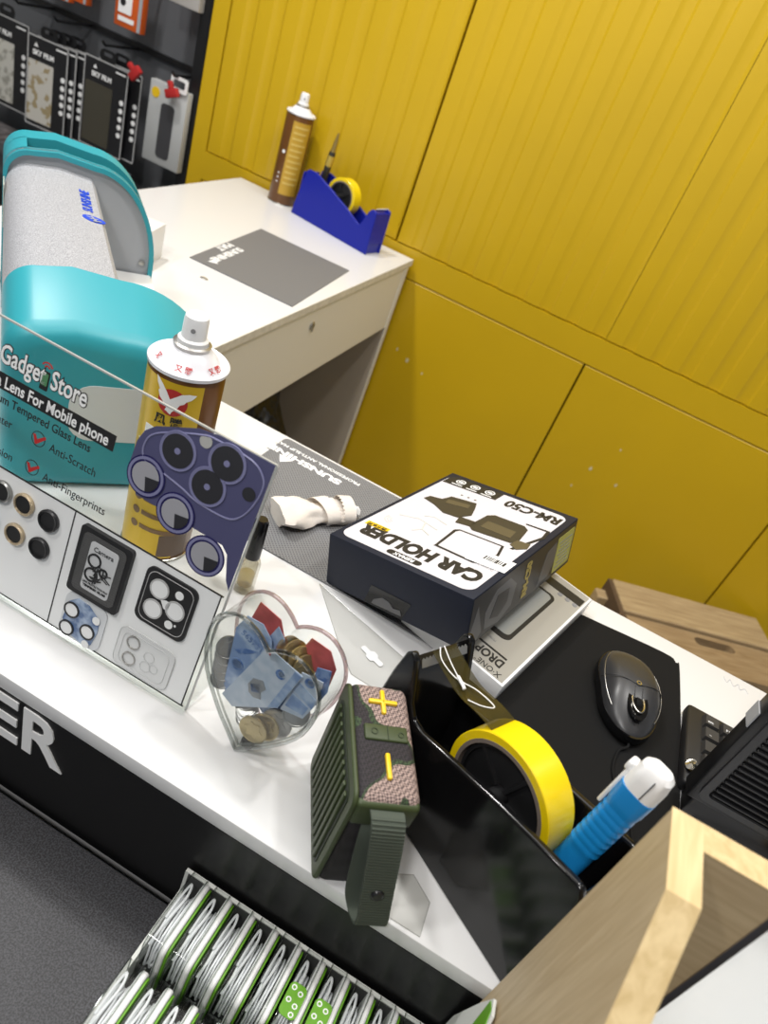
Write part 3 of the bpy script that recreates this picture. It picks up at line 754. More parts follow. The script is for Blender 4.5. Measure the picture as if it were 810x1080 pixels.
# foot: bent forward along the counter, plus a ridge at the bend
b = BM(); fr = Matrix.Rotation(-th, 4, 'X')
bx(b, (U0/2, 0.04, -0.0010), (-U0, 0.085, 0.0018), 0, 1, fr); obj('foot', b, ACRYL, sg, 'clear foot')
b = BM(); tube(b, [(U0, 0.001, 0.0005), (0.0, 0.001, 0.0005)], 0.0018, 8); tube(b, [(U0, -0.0005, 0.0045), (0.002, -0.0005, 0.0045)], 0.0010, 8); obj('bend', b, ACRYL, sg)
ZS = 0.0006
def sp(name, pts, mat, z=ZS, label=None, th_=0.0003, parent=sg): return poly(name, pts, mat, parent, T(0, 0, z), th_, label)
b = BM(); bx(b, ((U0-0.004)/2, 0.058, 0.0006), (-U0-0.004, 0.110, 0.0006)); obj('printed_card', b, CARD, sg, 'white printed card')
b = BM(); bx(b, (U0/2, 0.1128, 0.0008), (-U0-0.005, 0.0010, 0.0009)); bx(b, (-0.0042, 0.058, 0.0008), (0.0010, 0.110, 0.0009)); bx(b, (U0/2, 0.0032, 0.0008), (-U0-0.005, 0.0010, 0.0009)); bx(b, (-0.138, 0.058, 0.0008), (0.0010, 0.110, 0.0009)); obj('card_lines', b, PRBLACK, sg, 'black card outline')
# headline block
GS = 0.0205
text('lettering', 'Gadget', GS, PRBLACK, sg, T(-0.2315, 0.2005, ZS), 'LEFT', 0.70, 0.0012, 0.0003)
text('lettering', 'Store', GS, PRBLACK, sg, T(-0.1845, 0.2005, ZS), 'LEFT', 0.72, 0.0012, 0.0003)
text('lettering', 'Gadget', GS, PRWHITE, sg, T(-0.2315, 0.2005, ZS+0.0004), 'LEFT', 0.70, 0.0003, 0.0003, 'white outlined shop lettering')
text('lettering', 'Store', GS, PRWHITE, sg, T(-0.1845, 0.2005, ZS+0.0004), 'LEFT', 0.72, 0.0003, 0.0003)
sp('phone_mark', rr(0.0075, 0.0150, 0.001, 3, -0.190, 0.1975), PRBLACK, ZS, 'small black phone mark')
sp('phone_mark_screen', rr(0.0055, 0.0095, 0.0005, 2, -0.190, 0.1985), pm('mark_green', (0.08, 0.22, 0.10), 0.4), ZS+0.0004)
for r in (0.003, 0.0055):
    b = BM(); prism(b, [(r*math.cos(a), r*math.sin(a)) for a in [PI*0.15+PI*0.7*k/8 for k in range(9)]]+[((r-0.0011)*math.cos(a), (r-0.0011)*math.sin(a)) for a in [PI*0.15+PI*0.7*k/8 for k in range(8, -1, -1)]], 0, 0.0003, T(-0.190, 0.2065, ZS)); obj('signal_mark', b, PRRED, sg)
sp('headline_bar', [(U0+0.005, 0.1735), (-0.1215, 0.1735), (-0.1215, 0.1865), (U0+0.005, 0.1865)], PRBLACK, ZS, 'black headline bar')
text('lettering', 'Camera Lens For Mobile phone', 0.0128, PRWHITE, sg, T(-0.1268, 0.1797, ZS+0.0004), 'RIGHT', 0.80, 0.0002, 0.0003, 'white headline')
text('lettering', 'Premium Tempered Glass Lens', 0.0098, PRBLACK, sg, T(-0.1395, 0.1662, ZS), 'RIGHT', 0.86, 0.00008)
for s, u, v, al in (('Anti-Scratch', -0.1735, 0.150, 'LEFT'), ('Anti-Fingerprints', -0.1735, 0.1245, 'LEFT'), ('Anti-Water', -0.2095, 0.150, 'RIGHT'), ('Anti-Corrosion', -0.2030, 0.1245, 'RIGHT')):
    text('lettering', s, 0.0098, PRBLACK, sg, T(u, v, ZS), al, 0.88, 0.0)
for v in (0.1515, 0.1265):
    b = BM(); annulus(b, 0.0063, 0.0057, -0.00015, 0.00015, T(-0.1845, v, ZS)); obj('tick_ring', b, PRBLACK, sg)
    sp('tick', [(-0.1895, v+0.0025), (-0.1875, v+0.003), (-0.1855, v-0.0005), (-0.1790, v+0.0045), (-0.1775, v+0.003), (-0.1850, v-0.0045), (-0.1865, v-0.0045)], PRRED, ZS+0.0003, 'red tick')
# printed phone corner
ph = [(-0.1055, 0.1835), (-0.105, 0.192), (-0.1015, 0.2015), (-0.094, 0.209), (-0.062, 0.2235), (-0.045, 0.2262), (-0.0008, 0.2262), (-0.0008, 0.1195), (-0.0055, 0.1265), (-0.0115, 0.1460), (-0.0175, 0.1510), (-0.094, 0.152), (-0.106, 0.174)]
sp('phone_print', ph, PURPLE, ZS, 'purple phone print')
# camera island outline and its lenses
b = BM()
isl = [(-0.0985, 0.188), (-0.096, 0.200), (-0.084, 0.209), (-0.058, 0.2205), (-0.046, 0.2225), (-0.018, 0.2215), (-0.006, 0.214), (-0.0035, 0.204), (-0.006, 0.190), (-0.012, 0.178), (-0.022, 0.172), (-0.046, 0.172), (-0.062, 0.176), (-0.084, 0.180), (-0.094, 0.181)]
tube(b, [(x, y, ZS+0.0003) for x, y, *_ in [tuple(p) for p in catmull([(x, y, 0) for x, y in isl], 4, True)]], 0.0008, 6, True); obj('camera_outline', b, PURPLE2, sg)
def plens(u, v, r, ring, inner, cut):
    kk = 0.70 if cut else 0.84
    M = T(u, v, ZS+0.0004)
    b = BM(); prism(b, circ(r, 36), 0, 0.0006, M); o = obj('lens_print', b, ring, sg)
    b = BM(); annulus(b, r*(0.93 if cut else 0.99), r*(0.80 if cut else 0.93), 0.0006, 0.0009, M); obj('lens_rim', b, PURPLE2, o)
    b = BM(); prism(b, circ(r*kk, 32), 0.0007, 0.0010, M); obj('lens_glass', b, inner, o)
    if cut:
        b = BM(); prism(b, [(r*.70*math.cos(a), r*.70*math.sin(a)) for a in [-PI*0.42+PI*0.47*k/10 for k in range(11)]]+[(0, 0)], 0.0010, 0.0013, M); obj('lens_shadow_print', b, LENSD, o)
    else:
        b = BM(); prism(b, circ(r*0.16, 16), 0.0010, 0.0013, M); obj('lens_pupil', b, PURPLE2, o)
for u, v, r in ((-0.0719, 0.2005, 0.0150), (-0.0338, 0.2105, 0.0150), (-0.0422, 0.1871, 0.0150)): plens(u, v, r, PURPLE2, LENSD, False)
sp('flash_print', circ(0.0050, 24, -0.0541, 0.2175), pm('flash_grey', (0.42, 0.42, 0.40), 0.4), ZS+0.0005)
sp('microphone_print', circ(0.0052, 24, -0.0115, 0.1975), LENSD, ZS+0.0005)
for u, v in ((-0.0901, 0.1698), (-0.0593, 0.155), (-0.0269, 0.1359)): plens(u, v, 0.0162, NAVY, LENSG, True)
# glued lens rings, left field
GOLDR = pm('gold_ring', (0.62, 0.50, 0.34), 0.3, 0.8, bump=(900, 1.0)); BLKR = pm('black_ring', (0.02, 0.02, 0.022), 0.35, 0.3)
for u, v, m in ((-0.2045, 0.0945, pm('grey_ring', (0.30, 0.30, 0.29), 0.3, 0.8)), (-0.1825, 0.0945, GOLDR), (-0.1580, 0.0930, BLKR), (-0.2110, 0.0650, pm('blue_ring', (0.15, 0.25, 0.45), 0.3, 0.7)), (-0.1850, 0.0650, GOLDR), (-0.1605, 0.0655, BLKR)):
    M = T(u, v, 0.0012)
    b = BM(); lathe(b, [(0.0072, 0), (0.0090, 0), (0.0094, 0.001), (0.0094, 0.0028), (0.0085, 0.0036), (0.0074, 0.0032), (0.0072, 0)], 32, M); o = obj('lens_ring', b, m, sg, None)
    b = BM(); prism(b, circ(0.0074, 28), 0.0, 0.0022, M); obj('ring_glass', b, PRBLACK, o)
# packed lens set, black tray
o = sp('sample_tray', rr(0.048, 0.061, 0.003, 3, -0.1035, 0.0785), PRBLACK, 0.0028, 'black sample tray', 0.0040)
sp('tray_inset', rr(0.040, 0.053, 0.005, 4, -0.1035, 0.0785), dots('tray_weave', (0.10, 0.10, 0.10), (0.03, 0.03, 0.03), 0.0016, 0.0), 0.0050, None, 0.0004, o)
sp('clear_pouch', rr(0.026, 0.044, 0.003, 3, -0.1025, 0.0785), pm('pouch_grey', (0.55, 0.56, 0.57), 0.25), 0.0054, None, 0.0004, o)
text('lettering', 'Camera', 0.0058, PRBLACK, o, T(-0.1025, 0.0945, 0.0058), 'CENTER')
text('lettering', 'LENS PROTECTION FILM', 0.0026, PRBLACK, o, T(-0.1025, 0.0635, 0.0058), 'CENTER', 0.85)
text('lettering', 'TEMPERED GLASS', 0.0026, PRBLACK, o, T(-0.1025, 0.0605, 0.0058), 'CENTER', 1.05, 0.0001)
b = BM()
for u, v, r in ((-0.1085, 0.0850, 0.0062), (-0.1085, 0.0720, 0.0062), (-0.0985, 0.0785, 0.0040)): annulus(b, r, r-0.0014, 0, 0.0008, T(u, v, 0.0056))
for k in range(14):
    a = random.uniform(0, PI); u, v = -0.100+random.uniform(-.006, .006), 0.073+random.uniform(-.005, .008)
    tube(b, [(u-.004*math.cos(a), v-.004*math.sin(a), 0.0062), (u+.004*math.cos(a), v+.004*math.sin(a), 0.0062)], 0.0005, 5)
obj('pouch_rings', b, PRBLACK, o)
# black camera cover
def cover(u, v, w, h, r, mat, zt, holes, rim):
    o = sp('lens_cover', rr(w, h, r, 6, u, v), mat, 0.0010+zt/2, None, zt)
    b = BM(); bz_ = 0.0010+zt
    pts = [(x, y, bz_) for x, y in rr(w-0.006, h-0.006, r, 6, u, v)]
    tube(b, pts, 0.0003, 5, True); obj('outline_groove', b, rim, o)
    for hu, hv, hr in holes:
        sp('opening', circ(hr, 24, u+hu, v+hv), CARD, bz_+0.0002, None, 0.0003, o)
        if hr > 0.004:
            b = BM(); annulus(b, hr+0.0013, hr, 0, 0.0008, T(u+hu, v+hv, bz_-0.0002)); obj('opening_rim', b, rim, o)
    return o
GREYL = pm('pale_line', (0.45, 0.45, 0.45), 0.4)
o = cover(-0.0432, 0.0815, 0.0465, 0.050, 0.007, PRBLACK, 0.0016, [(-0.0085, 0.0095, 0.0072), (-0.0090, -0.0095, 0.0072), (0.0090, -0.0010, 0.0072), (0.0085, 0.0135, 0.0036), (0.0075, -0.0150, 0.0036), (0.0128, -0.0130, 0.0010)], GREYL)
sp('opening', [(-0.0480, 0.0830), (-0.0440, 0.0850), (-0.0395, 0.0850), (-0.0400, 0.0770), (-0.0440, 0.0775)], CARD, 0.0028, None, 0.0003, o)
# blue glass cover
o = sp('lens_cover', rr(0.040, 0.0425, 0.008, 6, -0.1065, 0.0245), pm('pouch_clear', (0.62, 0.64, 0.66), 0.2), 0.0016, 'blue mirror lens cover on clear tray', 0.0012)
sp('mirror_plate', [(-0.1195, 0.008), (-0.1245, 0.018), (-0.1225, 0.036), (-0.115, 0.043), (-0.104, 0.042), (-0.092, 0.034), (-0.091, 0.022), (-0.094, 0.008), (-0.102, 0.0045)], speckle('blue_mirror', (0.08, 0.14, 0.28), (0.45, 0.55, 0.70), 70, 0.15), 0.0026, None, 0.0008, o)
for u, v, r in ((-0.1180, 0.0300, 0.0072), (-0.1185, 0.0115, 0.0070), (-0.0995, 0.0185, 0.0070)):
    b = BM(); annulus(b, r, r-0.0013, 0, 0.0012, T(u, v, 0.0028)); obj('opening_rim', b, PRBLACK, o)
    sp('opening', circ(r-0.0013, 24, u, v), CARD, 0.0033, None, 0.0004, o)
for u, v in ((-0.0945, 0.0330), (-0.0985, 0.0065)): sp('opening', circ(0.0036, 18, u, v), CARD, 0.0033, None, 0.0004, o)
# clear cover
o = sp('lens_cover', rr(0.052, 0.038, 0.007, 6, -0.0470, 0.0250), pm('clear_tray_white', (0.66, 0.67, 0.67), 0.15), 0.0014, 'clear lens cover', 0.0008)
b = BM()
for w, h in ((0.052, 0.038), (0.043, 0.031)): tube(b, [(x, y, 0.0019) for x, y in rr(w, h, 0.007, 6, -0.0470, 0.0250)], 0.0004, 5, True)
for u, v, r in ((-0.0425, 0.0280, 0.005), (-0.0435, 0.0180, 0.005), (-0.0360, 0.0200, 0.004)): annulus(b, r, r-0.0006, 0, 0.0004, T(u, v, 0.0019))
obj('moulded_lines', b, pm('moulded_grey', (0.58, 0.59, 0.59), 0.2), o)
for v in (0.0331, 0.0168):
    b = BM(); annulus(b, 0.0062, 0.0053, 0, 0.0012, T(-0.0588, v, 0.0018)); obj('opening_rim', b, STEEL, o)

# ------------------------------------------------------------------ little glass bottle
t = thing('glass_bottle', 'tiny clear glass bottle with black cap half hidden behind the sign', 'bottle', (-0.1975, 0.4965, ZC))
b = BM(); lathe(b, [(0, 0), (0.0095, 0), (0.0105, 0.002), (0.0105, 0.034), (0.009, 0.038), (0.006, 0.040), (0.006, 0.045)], 28); lathe(b, [(0, 0.006), (0.0078, 0.007), (0.0082, 0.034), (0.005, 0.039)], 28); obj('bottle', b, clear('bottle_glass', (0.86, 0.85, 0.80), 1.0, 0.04, 0.5), t)
b = BM(); lathe(b, [(0, 0.007), (0.0077, 0.0075), (0.0077, 0.020), (0, 0.0205)], 24); obj('liquid', b, clear('amber_liquid', (0.85, 0.78, 0.55), 0.6, 0.05, 0.4), t)
b = BM(); lathe(b, [(0.0075, 0.042), (0.0078, 0.044), (0.0068, 0.085), (0.005, 0.088), (0, 0.088)], 24); obj('cap', b, BLKGLOSS, t, 'black cap')

# ------------------------------------------------------------------ grey mat on the counter
t = silicone_mat('ribbed grey work mat with white print at the back edge of the counter', rr(0.298, 0.208, 0.008, 5, -0.157, 0.664), MATG, 0.002,
    [('SUNSHINE', 0.0150, -0.207, 0.7345, PI, 1.5, 0.0007), ('PROFESSIONAL ANTI-SLIP MAT', 0.0078, -0.187, 0.751, PI, 1.15, 0.0002)], None, ZC)
b = BM(); prism(b, [(-0.292, 0.727), (-0.272, 0.727), (-0.283, 0.712)], 0.002, 0.0024); obj('arrow_mark', b, PRWHITE, t)

# rolled paper wrapper
b = BM(); n = 22; m = 20; rings = []
for i in range(n+1):
    s = i/n
    ring = []
    for k in range(m):
        a = 2*PI*k/m
        w = 0.0205-0.004*s+0.003*math.sin(3*s*PI); h = 0.0095+0.002*math.sin(5*s+1)
        wob = 1+0.13*math.sin(3*a+7*s)+0.09*math.sin(5*a-9*s)+0.05*math.sin(11*s+2*a)+random.uniform(-.05, .05)
        if s > 0.86: w *= 1-0.55*(s-0.86)/0.14; h *= 1-0.5*(s-0.86)/0.14
        ring.append(b.verts.new((w*math.cos(a)*wob, -0.048+0.096*s, max(0.0, h*1.0+h*math.sin(a)*wob))))
    rings.append(ring)
for A_, B2 in zip(rings[:-1], rings[1:]):
    for k in range(m): b.faces.new((A_[k], A_[(k+1) % m], B2[(k+1) % m], B2[k]))
b.faces.new(list(reversed(rings[0]))); b.faces.new(rings[-1])
t = thing('paper_wrapper', 'rolled cream paper wrapper with pinked edge on the grey mat', 'wrapper', (-0.198, 0.645, ZC+0.002), math.radians(-38))
obj('roll', b, PAPER, t, ang=60)
b = BM(); N = 15
for sgn, s0, lean in ((1, 0.018, 0.22), (-1, 0.030, -0.15)):
    rows = []
    for k in range(2*N+1):
        a = -0.5+(PI+1.0)*k/(2*N)
        zig = 0.0022 if k % 2 else -0.0006
        r = 0.0205; x, z = r*math.cos(a), 0.0112+0.0125*math.sin(a)
        y = s0+lean*x
        rows.append((b.verts.new((x, y-0.016*sgn, max(0.0002, z-0.001))), b.verts.new((x, y+zig*sgn, max(0.0002, z+0.0006)))))
    for p, q2 in zip(rows[:-1], rows[1:]): b.faces.new((p[0], q2[0], q2[1], p[1]))
obj('pinked_flap', b, PAPER, t, ang=60)
b = BM(); bmesh.ops.create_icosphere(b, subdivisions=2, radius=0.008, matrix=T(0.002, 0.050, 0.009) @ Matrix.Diagonal((1.0, .8, .9, 1)))
for v in b.verts: v.co += Vector([random.uniform(-.0012, .0012) for _ in range(3)])
obj('crumpled_end', b, PRWHITE, t)

# ------------------------------------------------------------------ car holder box
cb = thing('product_box', 'dark car phone holder box tilted on top of the silver phone case box', 'box', (-0.0367, 0.6575, 1.0012), 0, None, (-0.0013, -0.2782, -0.2598))
Lx, Ly, Lz = 0.168, 0.2356, 0.0578
b = BM(); bx(b, (0, 0, 0), (Lx, Ly, Lz), 0.0012, 2); obj('carton', b, BOXNAVY, cb)
zt = Lz/2+0.0001
b = BM(); prism(b, rr(0.155, 0.218, 0.012, 6, -0.001, -0.001), 0, 0.0002, T(0, 0, zt)); obj('top_print', b, BOXWHITE, cb, 'white printed top')
zt += 0.0002
def ct(s, size, x, y, mat=PRBLACK, sx=1.0, bold=0.0, rot=PI, align='LEFT', sp_=1.0): text('lettering', s, size, mat, cb, T(x, y, zt+0.0001, 0, 0, rot), align, sx, bold, 0.0002, None, sp_)
ct('CAR HOLDER', 0.0285, 0.071, -0.0815, sx=0.80, bold=0.0017, sp_=1.0)
ct('RM-C50', 0.0250, 0.0745, 0.0905, sx=0.80, bold=0.0011, sp_=1.0)
ct('Car phone holder for the dashboard and windscreen', 0.0052, 0.072, -0.060, PRGREY, 0.62)
ct('Stable hold and quick release', 0.0052, 0.072, -0.0535, PRGREY, 0.62)
b = BM(); prism(b, rr(0.040, 0.0085, 0.004, 4, -0.003, -0.1025), 0, 0.0002, T(0, 0, zt)); lb = obj('logo_plate', b, PRBLACK, cb)
text('lettering', 'REMAX', 0.0072, PRWHITE, cb, T(-0.003, -0.1025, zt+0.0003, 0, 0, PI), 'CENTER', 1, 0.0002, 0.0002)
b = BM(); prism(b, [(-0.074, -0.0735), (-0.046, -0.0735), (-0.046, -0.0655), (-0.074, -0.0655)], 0, 0.0002, T(0, 0, zt)); obj('yellow_flash', b, YPLAST, cb)
text('lettering', '魔方系列', 0.0058, PRBLACK, cb, T(-0.060, -0.0695, zt+0.0003, 0, 0, PI), 'CENTER', 1, 0.0001, 0.0002)
b = BM(); prism(b, [(-0.0775, 0.0835), (-0.006, 0.0855), (-0.006, 0.108), (-0.071, 0.108), (-0.0775, 0.102)], 0, 0.0002, T(0, 0, zt)); obj('icon_strip', b, PRBLACK, cb, 'black icon strip')
b = BM()
for x in (-0.060, -0.040, -0.020):
    annulus(b, 0.0062, 0.0048, 0, 0.0002, T(x, 0.0985, zt+0.0002), 20); bx(b, (x, 0.0985, zt+0.0003), (0.006, 0.004, 0.0002)); bx(b, (x, 0.0885, zt+0.0003), (0.014, 0.0018, 0.0002))
obj('icons', b, PRWHITE, cb)
# printed picture of the holder, flat artwork on the card
GM = pm('print_charcoal', (0.035, 0.032, 0.026), 0.4); GB = pm('print_bronze', (0.09, 0.075, 0.045), 0.4)
def art(name, pts, mat, dz=0.0): poly(name, pts, mat, cb, T(0, 0, zt+0.0001+dz), 0.0002)
art('phone_picture', rr(0.112, 0.075, 0.008, 5, 0.020, 0.012) if False else [(0.004, -0.060), (0.000, -0.015), (0.004, -0.010), (0.056, -0.008), (0.062, -0.030), (0.060, -0.052), (0.050, -0.062)], PRBLACK)
art('phone_screen', [(0.007, -0.057), (0.004, -0.018), (0.006, -0.013), (0.054, -0.011), (0.059, -0.030), (0.057, -0.050), (0.048, -0.059)], BOXWHITE, 0.0002)
art('phone_picture', [(0.048, 0.058), (0.076, 0.060), (0.079, 0.040), (0.066, -0.008), (0.062, -0.008), (0.075, 0.040), (0.073, 0.056), (0.049, 0.055)], PRBLACK)
art('holder_picture', [(0.006, 0.005), (0.008, 0.042), (0.014, 0.049), (0.050, 0.050), (0.057, 0.044), (0.062, 0.012), (0.057, 0.003), (0.014, -0.002)], GM, 0.0003)
art('holder_picture', [(0.016, 0.012), (0.016, 0.030), (0.050, 0.030), (0.052, 0.012)], GB, 0.0005)
art('holder_picture', [(0.060, 0.014), (0.074, 0.016), (0.076, 0.004), (0.068, -0.006), (0.058, 0.000)], GB, 0.0004)
art('holder_picture', [(-0.012, 0.016), (0.008, 0.018), (0.010, 0.004), (-0.008, 0.000)], GM, 0.0003)
art('holder_picture', [(-0.066, 0.026), (-0.064, 0.036), (-0.050, 0.040), (-0.046, 0.054), (-0.016, 0.060), (-0.010, 0.046), (-0.004, 0.028), (-0.012, 0.012), (-0.030, 0.010), (-0.048, 0.020)], GM, 0.0003)
art('holder_picture', [(-0.044, 0.044), (-0.018, 0.050), (-0.016, 0.040), (-0.042, 0.034)], GB, 0.0005)
b = BM()
for x in (-0.040, -0.031, -0.022): prism(b, circ(0.0015, 10, x, 0.067), 0, 0.0002, T(0, 0, zt))
obj('holder_dots', b, GB, cb)
b = BM()
for pts in ([(-0.060, -0.030), (-0.040, -0.022), (-0.012, -0.030)], [(-0.030, -0.024), (-0.024, -0.040), (-0.030, -0.050)], [(-0.024, -0.040), (-0.012, -0.046)], [(-0.012, -0.012), (-0.030, -0.006), (-0.040, -0.012)]):
    tube(b, [(x, y, zt+0.0002) for x, y in pts], 0.0008, 5)
for r in (0.005, 0.008, 0.011): tube(b, [(-0.056+r*math.cos(a), -0.044+r*math.sin(a), zt+0.0002) for a in [PI*0.9+0.12*PI*k for k in range(6)]], 0.0004, 4)
obj('faint_sketch', b, pm('faint_grey', (0.62, 0.60, 0.55), 0.5), cb)
b = BM(); prism(b, [(0.040, -0.060), (0.0825, -0.0575), (0.0825, -0.032), (0.040, -0.034)], 0, 0.0002, T(0, 0, zt+0.0005)); st = obj('price_sticker', b, PRWHITE, cb, 'white barcode sticker')
b = BM()
x = 0.054
while x < 0.076:
    w = random.choice((0.0006, 0.001, 0.0016)); bx(b, (x, -0.0435, zt+0.0009), (w, 0.008, 0.0002)); x += w+random.choice((0.0007, 0.0012))
obj('barcode', b, PRBLACK, st)
# right face: dark print, lettering, yellow label
Mr = Matrix(((0, 0, 1, Lx/2+0.0001), (1, 0, 0, 0), (0, 1, 0, 0), (0, 0, 0, 1)))   # local x->+y, y->+z, z->+x
b = BM(); prism(b, [(-0.116, -0.027), (0.116, -0.027), (0.116, 0.027), (-0.116, 0.027)], 0, 0.0002, Mr); obj('side_print', b, BOXDARK, cb, 'dark picture side')
b = BM()
prism(b, [(-0.085, -0.020), (-0.055, -0.026), (-0.030, -0.018), (-0.026, 0.006), (-0.044, 0.020), (-0.070, 0.018), (-0.088, 0.0)], 0.0002, 0.0004, Mr); obj('side_picture', b, pm('side_picture_grey', (0.10, 0.10, 0.105), 0.3), cb); b = BM()
prism(b, [(0.030, -0.024), (0.058, -0.02), (0.072, 0.0), (0.064, 0.018), (0.042, 0.014), (0.036, -0.004)], 0.0002, 0.0004, Mr); obj('side_picture', b, pm('side_picture_grey', (0.10, 0.10, 0.105), 0.3), cb); b = BM()
prism(b, [(-0.115, -0.015), (-0.098, -0.026), (-0.09, -0.02), (-0.105, 0.016)], 0.0002, 0.0004, Mr)
obj('side_picture', b, pm('side_picture_grey', (0.10, 0.10, 0.105), 0.3), cb)
b = BM(); prism(b, [(-0.076, -0.012), (-0.058, -0.018), (-0.042, -0.008), (-0.042, 0.008), (-0.066, 0.010)], 0.0004, 0.0006, Mr); obj('side_picture', b, pm('side_picture_dark', (0.03, 0.03, 0.032), 0.3), cb)
text('lettering', 'RM-C50', 0.0155, pm('gold_ink', (0.40, 0.31, 0.08), 0.4), cb, Mr @ T(-0.0015, 0.0, 0.0006, 0, 0, PI/2), 'CENTER', 0.8, 0.0008, 0.0002)
b = BM(); prism(b, rr(0.044, 0.044, 0.002, 3, 0.090, -0.001), 0.0002, 0.0005, Mr); obj('side_label', b, pm('olive_label', (0.42, 0.40, 0.10), 0.45), cb, 'olive yellow label')
b = BM()
for k in range(7): bx(b, (0.090, -0.017+k*0.005, 0.0006), (0.034-(k % 3)*0.005, 0.0012, 0.0002), 0, 1, Mr)
obj('side_label_lines', b, PRGREY, cb)
# front window showing a moulded insert
Mf = Matrix(((1, 0, 0, 0), (0, 0, -1, -Ly/2-0.0001), (0, 1, 0, 0), (0, 0, 0, 1)))
b = BM(); prism(b, [(-0.0335, -0.0275), (0.0125, -0.0275), (0.0215, -0.0065), (-0.0265, -0.0055)], 0, 0.0004, Mf); o = obj('front_window', b, BLKGLOSS, cb, 'dark window cut in the front')
b = BM(); prism(b, [(-0.022, -0.020), (-0.012, -0.014), (-0.004, -0.015), (0.002, -0.020), (0.010, -0.018), (0.012, -0.024), (-0.024, -0.025)], 0.0004, 0.0012, Mf); obj('insert', b, pm('insert_grey', (0.09, 0.09, 0.095), 0.3), o)

# ------------------------------------------------------------------ phone case box under it
xb = thing('product_box', 'silver white phone case box lying under the tilted car holder box', 'box', (0.0539, 0.6479, 0.9624), 0, None, (0.0, 0.0, -0.2724))
b = BM(); bx(b, (-0.0175, 0, 0), (0.121, 0.216, 0.0205), 0.0010, 2); obj('carton', b, PLWHITE, xb)
zt = 0.0104
b = BM(); bx(b, (-0.0175, 0, zt), (0.115, 0.210, 0.0003)); obj('top_print', b, SILVERCARD, xb, 'silver printed top')
b = BM(); bx(b, (-0.0175, 0.0865, zt+0.0003), (0.113, 0.015, 0.0003)); obj('black_band', b, PRBLACK, xb)
b = BM(); bx(b, (-0.0135, -0.0745, zt+0.0003), (0.082, 0.0025, 0.0003)); obj('black_line', b, PRBLACK, xb)
b = BM(); prism(b, rr(0.075, 0.117, 0.009, 6, -0.0225, 0.006), 0, 0.0004, T(0, 0, zt+0.0002)); obj('phone_picture', b, PRBLACK, xb, 'printed black phone frame')
b = BM(); prism(b, rr(0.067, 0.105, 0.006, 5, -0.0228, 0.008), 0, 0.0004, T(0, 0, zt+0.0004)); obj('phone_screen', b, pm('screen_grey', (0.30, 0.31, 0.30), 0.25), xb)
b = BM()
for x in (0.0138, 0.0238, 0.0338): prism(b, circ(0.0032, 18, x, 0.0755), 0, 0.0004, T(0, 0, zt+0.0002))
obj('feature_dots', b, PRGREY, xb)
text('lettering', 'DROP', 0.0165, PRBLACK, xb, T(0.0290, -0.0845, zt+0.0004, 0, 0, PI), 'LEFT', 0.72, 0.0005, 0.0002)
text('lettering', 'X·ONE°', 0.0105, PRBLACK, xb, T(0.0345, -0.0995, zt+0.0004, 0, 0, PI), 'LEFT', 0.85, 0.0, 0.0002)
text('lettering', 'Military drop', 0.0050, PRGREY, xb, T(-0.004, -0.062, zt+0.0004, 0, 0, PI), 'CENTER', 0.8, 0.0, 0.0002)
b = BM(); bx(b, (0.0431, -0.02, 0.0005), (0.0003, 0.01, 0.005)); bx(b, (0.0431, -0.06, 0.0005), (0.0003, 0.03, 0.002)); obj('side_mark', b, PRGREY, xb)
b = BM(); prism(b, [(-0.034, -0.1081), (-0.016, -0.1081), (-0.020, -0.138), (-0.026, -0.146), (-0.031, -0.137)], 0.0, 0.0006, T(0, 0, -0.006, 0.03)); obj('open_flap', b, PLWHITE, xb, 'white torn flap')

# ------------------------------------------------------------------ mouse pad, mouse, cable
b = BM(); prism(b, catmull([(0.128, 0.7335, 0), (0.224, 0.7445, 0), (0.2405, 0.738, 0), (0.2465, 0.722, 0), (0.2575, 0.535, 0), (0.250, 0.455, 0), (0.236, 0.448, 0), (0.05, 0.446, 0), (0.040, 0.456, 0), (0.028, 0.715, 0), (0.040, 0.727, 0)], 4, True), 0, 0.002)
o = obj('mouse_pad', b, BLKRUB); o.location = (0, 0, ZC); tag(o, 'black rubber mouse pad lying under the mouse', 'mouse pad')
ms = thing('computer_mouse', 'dark grey wired computer mouse on the black pad', 'mouse', (0.1860, 0.6270, ZC+0.002), math.radians(192))
# shell: plan outline scaled up through the height; nose at +y
def mouse_ring(k, hz):
    out = []
    for i in range(40):
        a = 2*PI*i/40
        x = 0.0355*math.cos(a)*(1-0.10*math.cos(2*a)*0.5); y = 0.061*math.sin(a)
        x *= 1-0.12*max(0, math.sin(a))**2
        if math.cos(a) > 0: x *= 1-0.10*math.exp(-((y-0.005)/0.02)**2)
        out.append((x*k, y*k, hz))
    return out
def mouse_h(y): # height of the spine
    s = (y+0.061)/0.122
    return 0.030*math.sin(PI*(0.12+0.80*max(0, min(1, s))**0.85))**0.8+0.008
b = BM(); rings = []
for k, f in ((0.90, 0.0), (0.97, 0.08), (1.0, 0.25), (0.985, 0.45)):
    rings.append([b.verts.new((x, y, 0.030*f if f < 1 else 0)) for x, y, _ in mouse_ring(k, 0)])
for A_, B2 in zip(rings[:-1], rings[1:]):
    for i in range(40): b.faces.new((A_[i], A_[(i+1) % 40], B2[(i+1) % 40], B2[i]))
b.faces.new(list(reversed(rings[0]))); b.faces.new(rings[-1])
obj('base_shell', b, BLKGLOSS, ms, 'gloss black lower shell')
b = BM(); rings = []
for q_ in range(9):
    u = q_/8*PI/2; k = math.cos(u)**0.75 if q_ < 8 else 0.02
    rings.append([b.verts.new((x, y, 0.0115+(mouse_h(y)-0.0115)*math.sin(u)**0.9)) for x, y, _ in mouse_ring(0.965*k, 0)])
